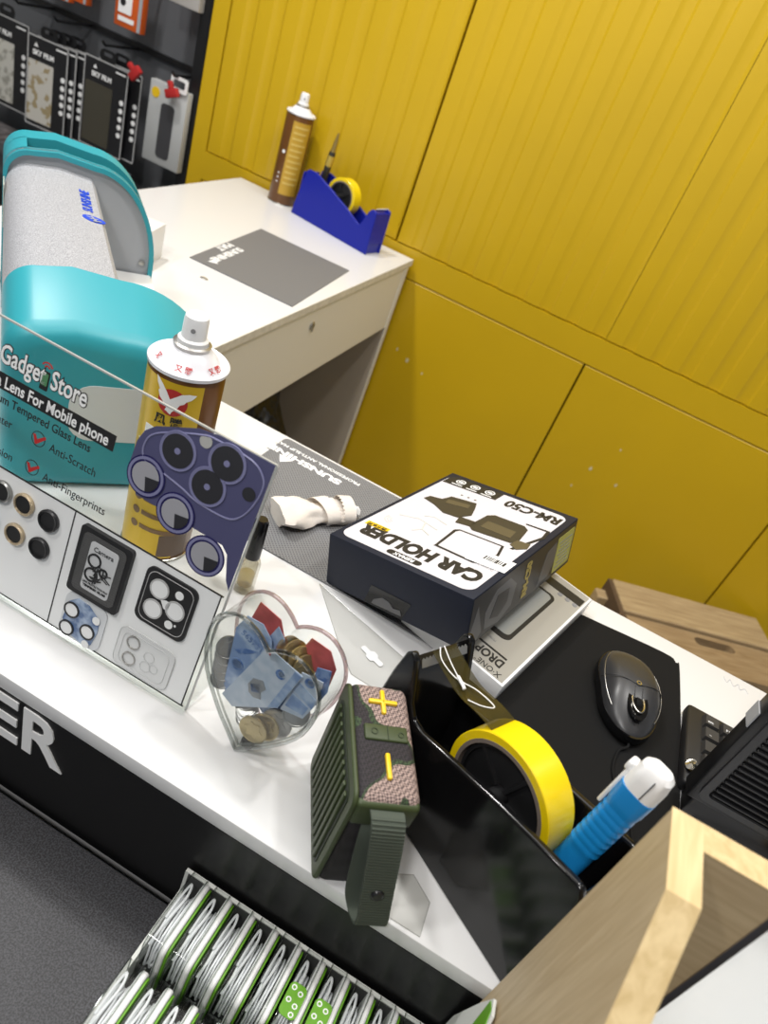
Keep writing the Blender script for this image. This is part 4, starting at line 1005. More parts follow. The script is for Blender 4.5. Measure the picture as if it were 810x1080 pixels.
for A_, B2 in zip(rings[:-1], rings[1:]):
    for i in range(40): b.faces.new((A_[i], A_[(i+1) % 40], B2[(i+1) % 40], B2[i]))
b.faces.new(rings[-1])
obj('top_shell', b, MOUSEG, ms, None, ang=70)
def mtop(x, y, up=0.0006):
    k = max(abs(x)/0.0343, 0); r = math.sqrt((x/0.0343)**2+(y/0.0589)**2); r = min(r, 0.999)
    u = math.acos(min(1, r**(1/0.75))); return (x, y, 0.0115+(mouse_h(y)-0.0115)*math.sin(u)**0.9+up)
b = BM(); tube(b, [mtop(0.0355*0.93*s, 0.010-0.010*abs(s), 0.0001) for s in [k/10-1 for k in range(21)]], 0.00045, 5)
tube(b, [mtop(0.004, 0.012+0.0035*k, 0.0001) for k in range(13)], 0.0004, 5); tube(b, [mtop(-0.004, 0.012+0.0035*k, 0.0001) for k in range(13)], 0.0004, 5)
obj('button_seams', b, BLK, ms)
b = BM(); lathe(b, [(0.0035, -0.003), (0.0062, -0.0028), (0.0068, 0), (0.0062, 0.0028), (0.0035, 0.003)], 24, T(*mtop(0, 0.028, -0.0028), 0, PI/2)); obj('scroll_wheel', b, BLKRUB, ms)
b = BM(); tube(b, [Vector(mtop(0, 0.028, 0.0006))+Vector((0.0062*math.cos(a), 0.0140*math.sin(a), 0.0002)) for a in [2*PI*k/24 for k in range(24)]], 0.0010, 6, True); obj('wheel_surround', b, CHROME, ms, 'shiny wheel surround')
b = BM(); prism(b, circ(0.0105, 32, 0, 0, 0.021), -0.004, 0.0006, T(*mtop(0, 0.028, 0.0001), math.radians(-9))); obj('wheel_inlay', b, BLKGLOSS, ms)
b = BM(); annulus(b, 0.0028, 0.0018, 0, 0.0008, T(*mtop(0, 0.007, -0.0002)), 20); obj('mode_button', b, CHROME, ms)
b = BM(); tube(b, [mtop(x*0.0343*0.90, y*0.0589*0.90, 0.0002) for x, y in [(math.cos(a), math.sin(a)) for a in [-1.0+0.1*k for k in range(18)]]], 0.0004, 5); tube(b, [mtop(x*0.0343*0.90, y*0.0589*0.90, 0.0002) for x, y in [(math.cos(a), math.sin(a)) for a in [PI-0.8+0.1*k for k in range(18)]]], 0.0004, 5); obj('edge_line', b, STEEL, ms)
b = BM(); mM = Matrix.Translation(ms.location) @ Matrix.Rotation(math.radians(192), 4, 'Z'); inv = mM.inverted()
cab = [mM @ Vector((0, 0.058, 0.006)), mM @ Vector((0, 0.064, 0.004))]+[Vector(p) for p in ((0.192, 0.555, ZC+0.004), (0.190, 0.530, ZC+0.0035), (0.199, 0.505, ZC+0.0035), (0.212, 0.485, ZC+0.0035), (0.218, 0.462, ZC+0.0035))]
tube(b, [inv @ p for p in catmull(cab, 6)], 0.0014, 8); obj('cable', b, BLKRUB, ms)

# ------------------------------------------------------------------ keyboard and ribbed unit
kb = thing('keyboard', 'black computer keyboard half hidden behind the ribbed black unit', 'keyboard', (0.2525, 0.555, ZC))
b = BM(); bx(b, (0.20, 0.054, 0.0075), (0.40, 0.112, 0.015), 0.004, 3); obj('case', b, BLK, kb)
for r in range(5):
    for c in range(10):
        if c < 3 or r > 2:
            b = BM(); w = 0.0175
            g = bmesh.ops.create_cube(b, size=1.0); bmesh.ops.scale(b, vec=(0.0165, 0.0165, 0.007), verts=b.verts)
            for v in b.verts:
                if v.co.z > 0: v.co.x *= 0.84; v.co.y *= 0.84
            bmesh.ops.translate(b, vec=(0.0235+c*0.0188, 0.0135+r*0.0195, 0.0178), verts=b.verts)
            k_ = obj('key', b, KEYC, kb)
            if c < 3 and r > 2:
                text('legend', {(0, 4): 'esc', (1, 4): 'F1', (2, 4): 'F2', (0, 3): '~', (1, 3): '1', (2, 3): '2'}[(c, r)], 0.005, PRWHITE, k_, T(0.0215+c*0.0188, 0.0105+r*0.0195, 0.0214), 'CENTER')
un = thing('desktop_unit', 'upright black desktop unit with ribbed back at the right edge', 'computer', (0.2500, 0.528, ZC))
b = BM(); bx(b, (0.13, 0.011, 0.135), (0.26, 0.022, 0.226), 0.003, 2); obj('housing', b, BLKSAT, un)
b = BM(); bx(b, (0.125, 0.013, 0.0125), (0.235, 0.024, 0.025), 0.003, 2); obj('stand', b, BLKSAT, un)
b = BM(); prism(b, rr(0.245, 0.212, 0.008, 5, 0.13, 0.135), 0, 0.003, Matrix(((1, 0, 0, 0), (0, 0, -1, 0.0005), (0, 1, 0, 0), (0, 0, 0, 1))), hole=rr(0.232, 0.199, 0.005, 5, 0.13, 0.135)); obj('back_rim', b, pm('rim_grey', (0.035, 0.035, 0.037), 0.45), un)
for k in range(30):
    b = BM(); z = 0.040+k*0.0066
    bx(b, (0.130, -0.0008, z), (0.228, 0.0036, 0.0030), 0.0008, 1); obj('vent_rib', b, BLKSAT, un)
b = BM(); prism(b, circ(0.028, 40, 0.115, 0.135), 0, 0.006, Matrix(((1, 0, 0, 0), (0, 0, -1, 0.001), (0, 1, 0, 0), (0, 0, 0, 1)))); obj('round_badge', b, BLKSAT, un)
b = BM(); bx(b, (-0.0008, 0.011, 0.128), (0.0012, 0.017, 0.018)); obj('tape_patch', b, GREYPANEL, un, 'grey tape patch')
b = BM(); bmesh.ops.create_icosphere(b, subdivisions=2, radius=0.007, matrix=Matrix.Diagonal((1.0, .7, .8, 1)))
for v in b.verts: v.co += Vector([random.uniform(-.0022, .0022) for _ in range(3)])
bmesh.ops.translate(b, vec=(0, 0, 0.0046), verts=b.verts)
o = obj('foil_scrap', b, CHROME); o.location = (0.2585, 0.5705, ZC+0.0150); tag(o, 'crumpled scrap of clear film lying on the keyboard corner', 'scrap')

b = BM(); bx(b, (0, 0, 0.012), (0.05, 0.018, 0.024), 0.001)
o = obj('card_box', b, pm('yellow_card', (0.62, 0.42, 0.03), 0.5)); o.location = (0.364, 0.500, ZC); tag(o, 'small yellow box on the counter in front of the ribbed black unit', 'box')

# ------------------------------------------------------------------ heart shaped coin box
n_ = Vector((.139, .990, 0)).normalized(); hz_ang = math.atan2(n_.y, n_.x)-PI/2      # local x in the face, local y = depth
hb = thing('coin_box', 'clear heart shaped box full of coins and banknotes on the counter', 'coin box', (-0.1079, 0.341, ZC+0.002), hz_ang)
def heart(sc=1.0, n=64):
    half = [(0.0, 0.0), (0.012, 0.0135), (0.025, 0.0285), (0.043, 0.057), (0.0495, 0.083), (0.0490, 0.103), (0.0425, 0.1175), (0.031, 0.1265), (0.018, 0.1270), (0.007, 0.1215), (0.0, 0.1150)]
    h = [(v.x, v.y) for v in catmull([(x, y, 0) for x, y in half], 3)]
    P = h+[(-x, y) for x, y in reversed(h[1:-1])]
    return [(0.004+x*sc, 0.064+(y-0.064)*sc) for x, y in P]
def HM(y): return Matrix(((1, 0, 0, 0), (0, 0, 1, y), (0, 1, 0, 0), (0, 0, 0, 1)))
D = 0.032
b = BM(); prism(b, heart(1.0), 0, D, HM(0), hole=heart(0.965)); obj('side_wall', b, CASECLR if False else clear('box_clear', (0.97, 0.975, 0.97), 0.2, 0.05, 0.3), hb)
b = BM(); prism(b, heart(1.0), 0, 0.0018, HM(-0.0018)); obj('front_face', b, ACRYL, hb)
b = BM(); prism(b, heart(1.0), 0, 0.0018, HM(D)); obj('back_face', b, ACRYL, hb)
RIMM = clear('rim_clear', (0.74, 0.76, 0.75), 2.0, 0.05, 0.6)
b = BM(); tube(b, [(x, -0.001, z) for x, z in heart(1.0)], 0.0016, 8, True); tube(b, [(x, 0.002, z) for x, z in heart(0.955)], 0.0009, 6, True); obj('front_rim', b, RIMM, hb)
b = BM(); tube(b, [(x, D+0.001, z) for x, z in heart(1.0)], 0.0016, 8, True); obj('back_rim', b, clear('rim_rosy', (0.74, 0.64, 0.64), 2.0, 0.05, 0.6), hb)
b = BM(); bx(b, (0.008, D/2, 0.003), (0.010, D*0.7, 0.010), 0.002); obj('stand_foot', b, BLK, hb)
hM = Matrix.Translation(hb.location) @ Matrix.Rotation(hz_ang, 4, 'Z')
def coin(label, x, y, z, r, mat, rot, group):
    t = thing('coin', label, 'coin', hM @ Vector((x, y, z)), 0, group, (hM.to_3x3().to_4x4() @ Euler(rot).to_matrix().to_4x4()).to_euler())
    b = BM(); lathe(b, [(0, -0.0007), (r*0.86, -0.0007), (r*0.9, -0.0010), (r, -0.0009), (r, 0.0009), (r*0.9, 0.0010), (r*0.86, 0.0007), (0, 0.0007)], 28); obj('disc', b, mat, t)
    b = BM(); prism(b, [(r*(.45 if k % 2 else .68)*math.cos(a), r*(.45 if k % 2 else .68)*math.sin(a)) for k, a in [(k, 2*PI*k/12) for k in range(12)]], 0.0007, 0.0010); obj('relief', b, mat, t)
    return t
CG = 'coins in the heart shaped box'
up = (PI/2, 0, 0)
coin('round gold coin, nearest in the heart box, at its bottom tip', 0.0115, 0.003, 0.0285, 0.0120, GOLDC, (PI/2-0.1, 0, 0.1), CG)
coin('gold coin tucked behind the nearest gold coin in the heart box', 0.0175, 0.008, 0.0325, 0.0120, GOLDC, (PI/2-0.15, 0, 0.2), CG)
coin('silver coin leaning right of the gold coins in the heart box', 0.0240, 0.012, 0.0400, 0.0125, SILVC, (PI/2-0.2, 0, 0.15), CG)
for k in range(5): coin('dark silver coin at the left wall of the heart box, %s' % ('lowest', 'second from bottom', 'middle one of five', 'fourth from bottom', 'topmost')[k], -0.0305-0.0013*k, 0.010+0.0012*k, 0.046+0.0066*k, 0.0095, SILVC, (0.9, 0.75, 0.3), CG)
for k in range(4): coin('gold coin on edge under the heart notch, %s' % ('first from the left', 'second from the left', 'third from the left', 'last on the right')[k], 0.008+0.0058*k, 0.022, 0.1035+0.0018*k-0.0012*k*k, 0.0100, GOLDC, (0.5, 1.05, 0.1), CG)
for k in range(4): coin('silver coin in the heap left of the gold coins, %s' % ('bottom one', 'second from bottom', 'third from bottom', 'top one')[k], -0.0015-0.0022*k, 0.013+0.001*k, 0.022+0.0045*k, 0.0090, SILVC, (0.55, -0.2+0.15*k, 0), CG)
coin('dark silver coin half hidden under the right banknote in the heart box', 0.034, 0.017, 0.057, 0.0105, SILVC, (PI/2-0.5, 0, 0.3), CG)
coin('silver coin lying deep behind the blue notes of the heart box', 0.012, 0.024, 0.066, 0.0105, SILVC, (PI/2-0.3, 0, 0.0), CG)
def note(label, pts, mat, y, tilt, extra=(), th_=0.0005):
    t = thing('banknote', label, 'banknote', hb.location, hz_ang, 'banknotes in the heart shaped box')
    M = HM(y) @ Matrix.Translation((0, 0, 0))
    def shear(p): return (p[0], y+tilt[0]*(p[0]-pts[0][0])+tilt[1]*(p[1]-pts[0][1]), p[1])
    def pl(nm, P, m, dy):
        b = BM(); va = [b.verts.new(Vector(shear(p))+Vector((0, -dy, 0))) for p in P]; vb = [b.verts.new(Vector(shear(p))+Vector((0, -dy+th_, 0))) for p in P]
        n = len(P); b.faces.new(va); b.faces.new(list(reversed(vb)))
        for i in range(n): b.faces.new((va[i], vb[i], vb[(i+1) % n], va[(i+1) % n]))
        return obj(nm, b, m, t)
    pl('paper', pts, mat, 0)
    for nm, P, m in extra: pl(nm, P, m, 0.0004)
    return t
KT = pm('print_taupe', (0.26, 0.27, 0.29), 0.6)
N1 = note('pale blue folded banknote across the middle of the heart box', [(-0.0245, 0.036), (-0.013, 0.031), (0.022, 0.061), (0.031, 0.104), (-0.0015, 0.108)], NOTEL, 0.0055, (0.02, 0.03),
     [('crescent_print', circ(0.0042, 18, 0.0150, 0.0925), NOTED), ('crescent_print', circ(0.003, 16, 0.0162, 0.0935), NOTEL), ('kite_print', [(-0.0065, 0.064), (-0.004, 0.072), (0.004, 0.076), (0.0085, 0.070), (0.0055, 0.064), (0.0075, 0.058), (0.001, 0.055), (-0.004, 0.057)], KT), ('kite_print', [(-0.0045, 0.066), (0.003, 0.071), (0.0045, 0.063), (-0.002, 0.059)], NOTED),
      ('band_print', [(0.0145, 0.0555), (0.0215, 0.0615), (0.0305, 0.1035), (0.0245, 0.104)], NOTE), ('red_mark', [(0.000, 0.1035), (0.0028, 0.102), (0.0023, 0.1055)], PRRED)])
N2 = note('deep blue banknote standing along the left of the heart box', [(-0.0275, 0.0385), (-0.0235, 0.036), (0.0000, 0.100), (-0.003, 0.110), (-0.013, 0.118), (-0.027, 0.116), (-0.0325, 0.100)], NOTE, 0.009, (0.02, 0.05),
     [('scroll_print', [(-0.028, 0.080), (-0.019, 0.088), (-0.010, 0.092), (-0.012, 0.089), (-0.023, 0.079)], NOTED), ('wreath_print', circ(0.0055, 18, -0.022, 0.069), NOTED), ('wreath_print', circ(0.0042, 18, -0.022, 0.069), NOTE)])
text('serial_number', '565731', 0.0080, NOTED, N2, Matrix(((1, 0, 0, -0.0165), (0, 0, 1, 0.0118), (0, 1, 0, 0.0975), (0, 0, 0, 1))) @ Matrix.Rotation(-0.25, 4, 'Z'), 'CENTER', 0.9, 0.0, 0.0003)
note('pale blue banknote with a second crescent at the right of the heart box', [(0.023, 0.058), (0.042, 0.064), (0.0465, 0.082), (0.0455, 0.107), (0.028, 0.103)], NOTEL, 0.0105, (0.03, 0.04),
     [('crescent_print', circ(0.0040, 18, 0.0365, 0.0985), NOTED), ('crescent_print', circ(0.0028, 16, 0.0377, 0.0995), NOTEL), ('band_print', [(0.026, 0.084), (0.0455, 0.078), (0.046, 0.088), (0.0275, 0.094)], NOTE), ('panel_print', [(0.0255, 0.065), (0.041, 0.067), (0.043, 0.077), (0.0275, 0.080)], NOTE)])
note('dark blue banknote folded against the right wall of the heart box', [(0.036, 0.070), (0.045, 0.074), (0.0485, 0.092), (0.045, 0.111), (0.034, 0.106)], NOTED, 0.020, (0.0, 0.05))
note('red banknote behind the left lobe of the heart box', [(-0.030, 0.100), (-0.010, 0.094), (0.002, 0.106), (-0.006, 0.121), (-0.026, 0.1235)], NOTER, 0.024, (0.0, 0.0))
note('red banknote behind the right lobe of the heart box', [(0.014, 0.099), (0.046, 0.092), (0.046, 0.110), (0.037, 0.122), (0.020, 0.1215)], NOTER, 0.027, (0.0, 0.0))
note('blue banknote corner poking up behind the heart box notch', [(-0.012, 0.092), (0.006, 0.090), (0.004, 0.112), (-0.004, 0.119)], NOTE, 0.018, (0.0, 0.05))
note('crumpled blue banknote filling the back of the heart box', [(-0.024, 0.036), (0.004, 0.020), (0.034, 0.052), (0.040, 0.080), (0.004, 0.098), (-0.036, 0.094)], NOTED, 0.026, (0.0, 0.0))

# ------------------------------------------------------------------ speaker
sa = math.radians(119.1)
sk = thing('portable_speaker', 'camouflage portable speaker with olive grille and wrist strap at the counter front', 'speaker', (-0.0028, 0.2828, ZC), sa)
L, Wk, Hk = 0.096, 0.046, 0.105        # local x: away from the strap end; body lies at y = 0..-Wk
b = BM(); bx(b, (L/2, -Wk/2-0.001, Hk/2), (L-0.001, Wk-0.002, Hk), 0.007, 4); obj('cloth_body', b, CAMO, sk, 'camouflage cloth body')
G = Matrix(((1, 0, 0, 0), (0, 0, -1, 0), (0, 1, 0, 0), (0, 0, 0, 1)))
def GM_(y): return Matrix(((1, 0, 0, 0), (0, 0, 1, y), (0, 1, 0, 0), (0, 0, 0, 1)))
b = BM(); prism(b, rr(L, Hk+0.0004, 0.009, 6, L/2, Hk/2), -0.0035, 0.0, GM_(0.0)); bb = obj('grille_frame', b, OLIVE, sk, 'olive grille frame')
bv = bb.modifiers.new('bevel', 'BEVEL'); bv.width = 0.0012; bv.segments = 2; bv.limit_method = 'ANGLE'; bv.angle_limit = math.radians(50)
b = BM(); prism(b, rr(L-0.016, Hk-0.018, 0.007, 5, L/2, Hk/2-0.001), 0, 0.0006, GM_(0.0)); obj('grille_recess', b, pm('olive_shadow', (0.012, 0.02, 0.008), 0.6), sk)
n = 10
for k in range(n):
    x = 0.0135+k*(L-0.027)/(n-1)
    zt_ = 0.0
    lo = 0.016+0.004*abs(k-4.5)/4.5; hi = Hk-0.018-0.004*abs(k-4.5)/4.5
    b = BM(); bx(b, (x, 0.0012, (lo+hi)/2-0.0), (0.0042, 0.0024, Hk-0.026), 0.0010, 2); obj('grille_bar', b, OLIVE, sk)
for k in range(n-1):
    x = 0.0135+k*(L-0.027)/(n-1)+0.0037
    b = BM(); bmesh.ops.create_icosphere(b, subdivisions=1, radius=0.0014, matrix=Matrix.Translation((x, 0.0008, 0.0095))); obj('slot_glint', b, pm('slot_shine', (0.10, 0.12, 0.09), 0.3), sk)  # glints at the slot ends, put in as small pale beads
# olive end piece with strap
b = BM(); pr = [(-Wk+0.0, 0.082), (-0.004, 0.078), (-0.004, Hk-0.002), (-Wk+0.002, Hk-0.0005), (-Wk-0.0005, Hk-0.006)]
bx(b, (0.0035, -Wk/2-0.001, 0.0905), (0.0085, Wk-0.003, 0.024), 0.0035, 3); obj('end_piece', b, OLIVE, sk, 'olive end piece')
b = BM(); bx(b, (0.052, -0.0250, Hk+0.0003), (0.0125, 0.031, 0.0030), 0.0013, 3); 
for v in b.verts: pass
bt = obj('button_pad', b, OLIVE, sk, 'olive button pad')
b = BM(); annulus(b, 0.0026, 0.0019, 0, 0.0006, T(0.052, -0.0165, Hk+0.0017), 16); bx(b, (0.052, -0.026, Hk+0.0020), (0.011, 0.0005, 0.0005)); annulus(b, 0.0022, 0.0016, 0, 0.0006, T(0.051, -0.0355, Hk+0.0017), 16); obj('button_marks', b, pm('olive_mark', (0.02, 0.035, 0.012), 0.4), bt)
b = BM(); bx(b, (0.0778, -0.0250, Hk+0.0008), (0.0034, 0.0215, 0.0034), 0.0012, 2); bx(b, (0.0778, -0.0250, Hk+0.0008), (0.0205, 0.0034, 0.0034), 0.0012, 2); obj('plus_button', b, YPLAST, sk, 'yellow plus button')
b = BM(); bx(b, (0.0262, -0.0243, Hk+0.0008), (0.0195, 0.0034, 0.0034), 0.0012, 2); obj('minus_button', b, YPLAST, sk, 'yellow minus button')
# strap loop
yc = -0.0232
P = [(0.0, yc, 0.0975), (-0.006, yc, 0.099), (-0.0120, yc-0.001, 0.094), (-0.0165, yc-0.004, 0.078), (-0.021, yc-0.008, 0.055), (-0.0250, yc-0.0125, 0.030), (-0.0275, yc-0.016, 0.012), (-0.0265, yc-0.0165, 0.0040), (-0.0215, yc-0.015, 0.0016), (-0.0160, yc-0.012, 0.0045), (-0.0120, yc-0.007, 0.018), (-0.0080, yc-0.003, 0.045), (-0.0045, yc, 0.070), (0.0, yc, 0.080)]
b = BM(); ribbon(b, catmull(P, 8), (0, 1, 0), 0.0225, 0.0014)
so = obj('strap', b, dots('webbing', (0.030, 0.042, 0.022), (0.014, 0.022, 0.012), 0.0032, -2.0) if False else OLIVED, sk, 'dark olive wrist strap')
# weave ribs across the strap
pp = catmull(P, 8); acc = 0; b = BM(); last = 0
tot = 0
for i in range(1, len(pp)-40):
    seg = (pp[i]-pp[i-1]).length; tot += seg
    while last < tot:
        f = 1-(tot-last)/seg; p = pp[i-1].lerp(pp[i], f); tg = (pp[i]-pp[i-1]).normalized(); nn = tg.cross(Vector((0, 1, 0)))
        ribp = p-nn*0.0008 if nn.x > 0 else p+nn*0.0008
        cyl(b, ribp+Vector((0, -0.0110, 0)), ribp+Vector((0, 0.0110, 0)), 0.0007, n=6); last += 0.0026
obj('strap_weave', b, OLIVED, so)
b = BM(); lathe(b, [(0, 0.0022), (0.003, 0.0021), (0.0042, 0.0012), (0.0046, 0), (0, -0.001)], 24, T(-0.0248, yc-0.0105, 0.040, 0, -PI/2+0.16)); obj('snap_stud', b, BLKSAT, so, 'black snap stud')
b = BM(); bx(b, (0.0005, -0.030, 0.028), (0.002, 0.012, 0.004), 0.0005); obj('small_tab', b, GREYPANEL, sk)

# ------------------------------------------------------------------ clear plastic bags on the counter
def bag(label, pts, hole, z):
    t = thing('plastic_bag', label, 'plastic bag', (0, 0, z), 0, None)
    b = BM(); prism(b, pts, 0, 0.0006); obj('film', b, BAGP, t)
    b = BM(); tube(b, [(x, y, 0.0006) for x, y in pts], 0.0004, 5, True); obj('sealed_edge', b, clear('seal_film', (0.88, 0.88, 0.87), 1.0, 0.1, 0.5), t)
    if hole:
        (cx, cy, a) = hole
        b = BM(); prism(b, [(x*math.cos(a)-y*math.sin(a)+cx, x*math.sin(a)+y*math.cos(a)+cy) for x, y in [(-.013, -.003), (-.005, -.003), (-.003, -.006), (.003, -.006), (.005, -.003), (.013, -.003), (.014, 0), (.013, .003), (.005, .003), (.003, .006), (-.003, .006), (-.005, .003), (-.013, .003), (-.014, 0)]], 0.0007, 0.0012); obj('hang_hole', b, WHITE, t, 'white hang hole')
    return t
bag('clear plastic bag with hang hole lying in front of the car holder box', [(-0.142, 0.556), (-0.006, 0.516), (-0.022, 0.468), (-0.062, 0.470), (-0.085, 0.492)], (-0.055, 0.503, -0.35), ZC+0.0001)
bag('clear plastic sheet lying under the speaker strap at the counter front', [(0.030, 0.292), (0.080, 0.292), (0.078, 0.318), (0.060, 0.330), (0.036, 0.316)], None, ZC+0.0001)

# ------------------------------------------------------------------ earphone tray
ET = thing('display_tray', 'white cardboard display tray full of earphone cases below the counter', 'display tray', (0, 0, 0.803))
x0, x1, y0, y1 = -0.092, 0.131, 0.02, 0.2845
b = BM()
bx(b, ((x0+x1)/2, (y0+y1)/2, 0.0015), (x1-x0, y1-y0, 0.003)); bx(b, ((x0+x1)/2, y1-0.0015, 0.0335), (x1-x0, 0.003, 0.067)); bx(b, (x0+0.0015, (y0+y1)/2, 0.018), (0.003, y1-y0, 0.036)); bx(b, ((x0+x1)/2, y0+0.0015, 0.0155), (x1-x0, 0.003, 0.031))
obj('carton', b, CARTON, ET)
b = BM(); bx(b, ((x0+x1)/2, (y0+y1)/2, 0.0032), (x1-x0-0.006, y1-y0-0.006, 0.0004)); bx(b, ((x0+x1)/2, y1-0.0033, 0.0345), (x1-x0-0.006, 0.0006, 0.063)); obj('shade_sheet', b, pm('tray_shade', (0.05, 0.05, 0.05), 0.7), ET, 'dark sheet for the shade between the cases')  # added dark sheet, stands in for the shade in the gaps between cases
b = BM(); px = [(y0, 0.0), (y1, 0.0), (y1, 0.100), (0.270, 0.160), (0.262, 0.186), (0.250, 0.190), (0.238, 0.176), (0.228, 0.120), (0.20, 0.07), (y0, 0.05)]
prism(b, px, 0, 0.002, Matrix(((0, 0, 1, x1-0.002), (1, 0, 0, 0), (0, 1, 0, 0), (0, 0, 0, 1)))); side = obj('side_flap', b, CARTON, ET, 'white side flap')
b = BM(); Mq = Matrix(((0, 0, 1, x1-0.0026), (1, 0, 0, 0), (0, 1, 0, 0), (0, 0, 0, 1)))
prism(b, [(0.256, 0.150), (0.262, 0.182), (0.254, 0.188), (0.244, 0.182), (0.238, 0.155), (0.246, 0.13)], 0, 0.0006, Mq); prism(b, circ(0.018, 20, 0.205, 0.125, 0.03), 0, 0.004, Mq)
obj('leaf_print', b, GREENL, side, 'green leaf print')
# one earphone case, cut lines along local y, thin in x
CG2 = 'earphone cases in the display tray'
def case(loc, label, sticker):
    t = thing('earphone_case', label, 'earphone case', loc, 0, CG2, (math.radians(-4), math.radians(0), 0))
    b = BM(); prism(b, rr(0.062, 0.068, 0.008, 5, 0, 0.034), -0.0100, 0.0025, Matrix(((0, 0, 1, 0), (1, 0, 0, 0), (0, 1, 0, 0), (0, 0, 0, 1)))); sh = obj('clear_shell', b, CASECLR, t)
    b = BM()
    for zz in (-0.0100, 0.0025): tube(b, [(zz, x, z) for x, z in rr(0.062, 0.068, 0.008, 5, 0, 0.034)], 0.0005, 5, True)
    obj('shell_edge', b, clear('shell_edge_clear', (0.70, 0.73, 0.71), 1.2, 0.06, 0.6), t)
    b = BM(); prism(b, rr(0.061, 0.066, 0.009, 6, 0, 0.0335), 0.0012, 0.0070, Matrix(((0, 0, 1, 0), (1, 0, 0, 0), (0, 1, 0, 0), (0, 0, 0, 1)))); bk = obj('white_tray', b, PLWHITE, t, 'white rounded tray')
    bv = bk.modifiers.new('bevel', 'BEVEL'); bv.width = 0.0015; bv.segments = 2; bv.limit_method = 'ANGLE'; bv.angle_limit = math.radians(50)
    b = BM(); prism(b, rr(0.058, 0.062, 0.008, 5, 0, 0.033), 0.0074, 0.0088, Matrix(((0, 0, 1, 0), (1, 0, 0, 0), (0, 1, 0, 0), (0, 0, 0, 1)))); obj('green_card', b, GREENL, t, 'green backing card')
    b = BM()
    for k in range(4):
        xx = -0.0072+k*0.0022; s = 1-0.08*random.random()
        pts = rr(0.047*s, 0.053*s, 0.016, 5, random.uniform(-.002, .002), 0.034)
        tube(b, [(xx+random.uniform(-.0004, .0004), x, z) for x, z in pts], 0.00085, 6, True)
    tube(b, catmull([(-0.0085, -0.024, 0.050), (-0.006, -0.010, 0.0615), (-0.004, 0.012, 0.0625), (-0.0065, 0.022, 0.0625), (-0.008, 0.010, 0.062), (-0.0082, -0.008, 0.061)], 5), 0.0010, 6)
    obj('cable', b, CABLE, t)
    if sticker:
        b = BM(); prism(b, rr(0.0135, 0.024, 0.004, 4, -0.0037, -0.010), 0.0682, 0.0690); sk_ = obj('sticker', b, GREENL, t, 'green sticker with white marks')
        b = BM()
        for (x, y) in ((-0.007, 0.008), (-0.007, -0.001), (-0.001, 0.006), (-0.001, -0.003), (-0.001, -0.009)): annulus(b, 0.0020, 0.0012, 0, 0.0004, T(x, y-0.010, 0.0690), 12)
        obj('sticker_marks', b, PRWHITE, sk_)
    return t
ordn = ['first', 'second', 'third', 'fourth', 'fifth', 'sixth', 'seventh', 'eighth', 'ninth', 'tenth']
base = {}
def place(kind, loc, label):
    if kind not in base:
        base[kind] = case(loc, label, kind); return base[kind]
    c = copy_tree(base[kind]); c.location = loc; c['label'] = label; return c
for k in range(10):
    st_ = k in (5, 6)
    place(st_, (-0.0755+k*0.0209, 0.2495, 0.8085), 'clear earphone case with white cable%s, back row, %s from the left' % (' and green sticker' if st_ else '', ordn[k]))
for k in range(8):
    place(False, (-0.0775+k*0.0209, 0.178, 0.800+0.0062), 'clear earphone case with white cable, second row of the tray, %s from the left' % ordn[k])

# ------------------------------------------------------------------ wooden display box in front, right
wb = thing('wooden_display_box', 'pale plywood display box with sloping sides at the lower right', 'box', (0.1335, 0.0, 0.8030))
Zt = 0.382
b = BM(); sp_pts = [(0.2802, 0.0), (0.2802, Zt), (0.2340, Zt), (0.155, Zt-0.078), (0.10, Zt-0.135), (0.10, 0.0)]
prism(b, sp_pts, 0, 0.0158, Matrix(((0, 0, 1, 0), (1, 0, 0, 0), (0, 1, 0, 0), (0, 0, 0, 1)))); obj('side_panel', b, WOODP, wb, 'plywood side panel')
b = BM()
prism(b, [(0.2806, Zt), (0.2806, Zt+0.0007), (0.2338, Zt+0.0007), (0.0998, Zt-0.1343), (0.0998, Zt-0.135), (0.2340, Zt)], -0.0003, 0.0161, Matrix(((0, 0, 1, 0), (1, 0, 0, 0), (0, 1, 0, 0), (0, 0, 0, 1)))); obj('side_edge', b, WOODY, wb, 'pine edge strip')
b = BM(); bx(b, (0.0395, 0.2725, Zt/2), (0.047, 0.0154, Zt)); obj('back_panel', b, WOODPH, wb, 'plywood back panel')
b = BM(); bx(b, (0.0395, 0.2725, Zt+0.0004), (0.047, 0.0162, 0.0008)); obj('back_edge', b, WOODX, wb, 'pine top edge')
b = BM(); bx(b, (0.039, 0.185, 0.006), (0.046, 0.159, 0.012)); obj('floor_panel', b, WOODPH, wb)
b = BM(); bx(b, (0.039, 0.106, 0.05), (0.046, 0.012, 0.076)); obj('front_lip', b, WOODPH, wb)
b = BM(); prism(b, [(0.2640, 0.012), (0.2640, Zt-0.002), (0.2340, Zt-0.002), (0.10, Zt-0.137), (0.10, 0.012)], 0, 0.002, Matrix(((0, 0, 1, 0.060), (1, 0, 0, 0), (0, 1, 0, 0), (0, 0, 0, 1)))); obj('clear_side', b, ACRYL, wb, 'clear acrylic side')
b = BM(); bx(b, (0.0605, 0.2660, Zt/2), (0.004, 0.004, Zt-0.003)); bx(b, (0.0655, 0.2810, Zt/2), (0.005, 0.004, Zt-0.003)); obj('metal_edge', b, pm('grey_mauve_metal', (0.10, 0.095, 0.105), 0.3, 0.4), wb, 'grey metal edging')

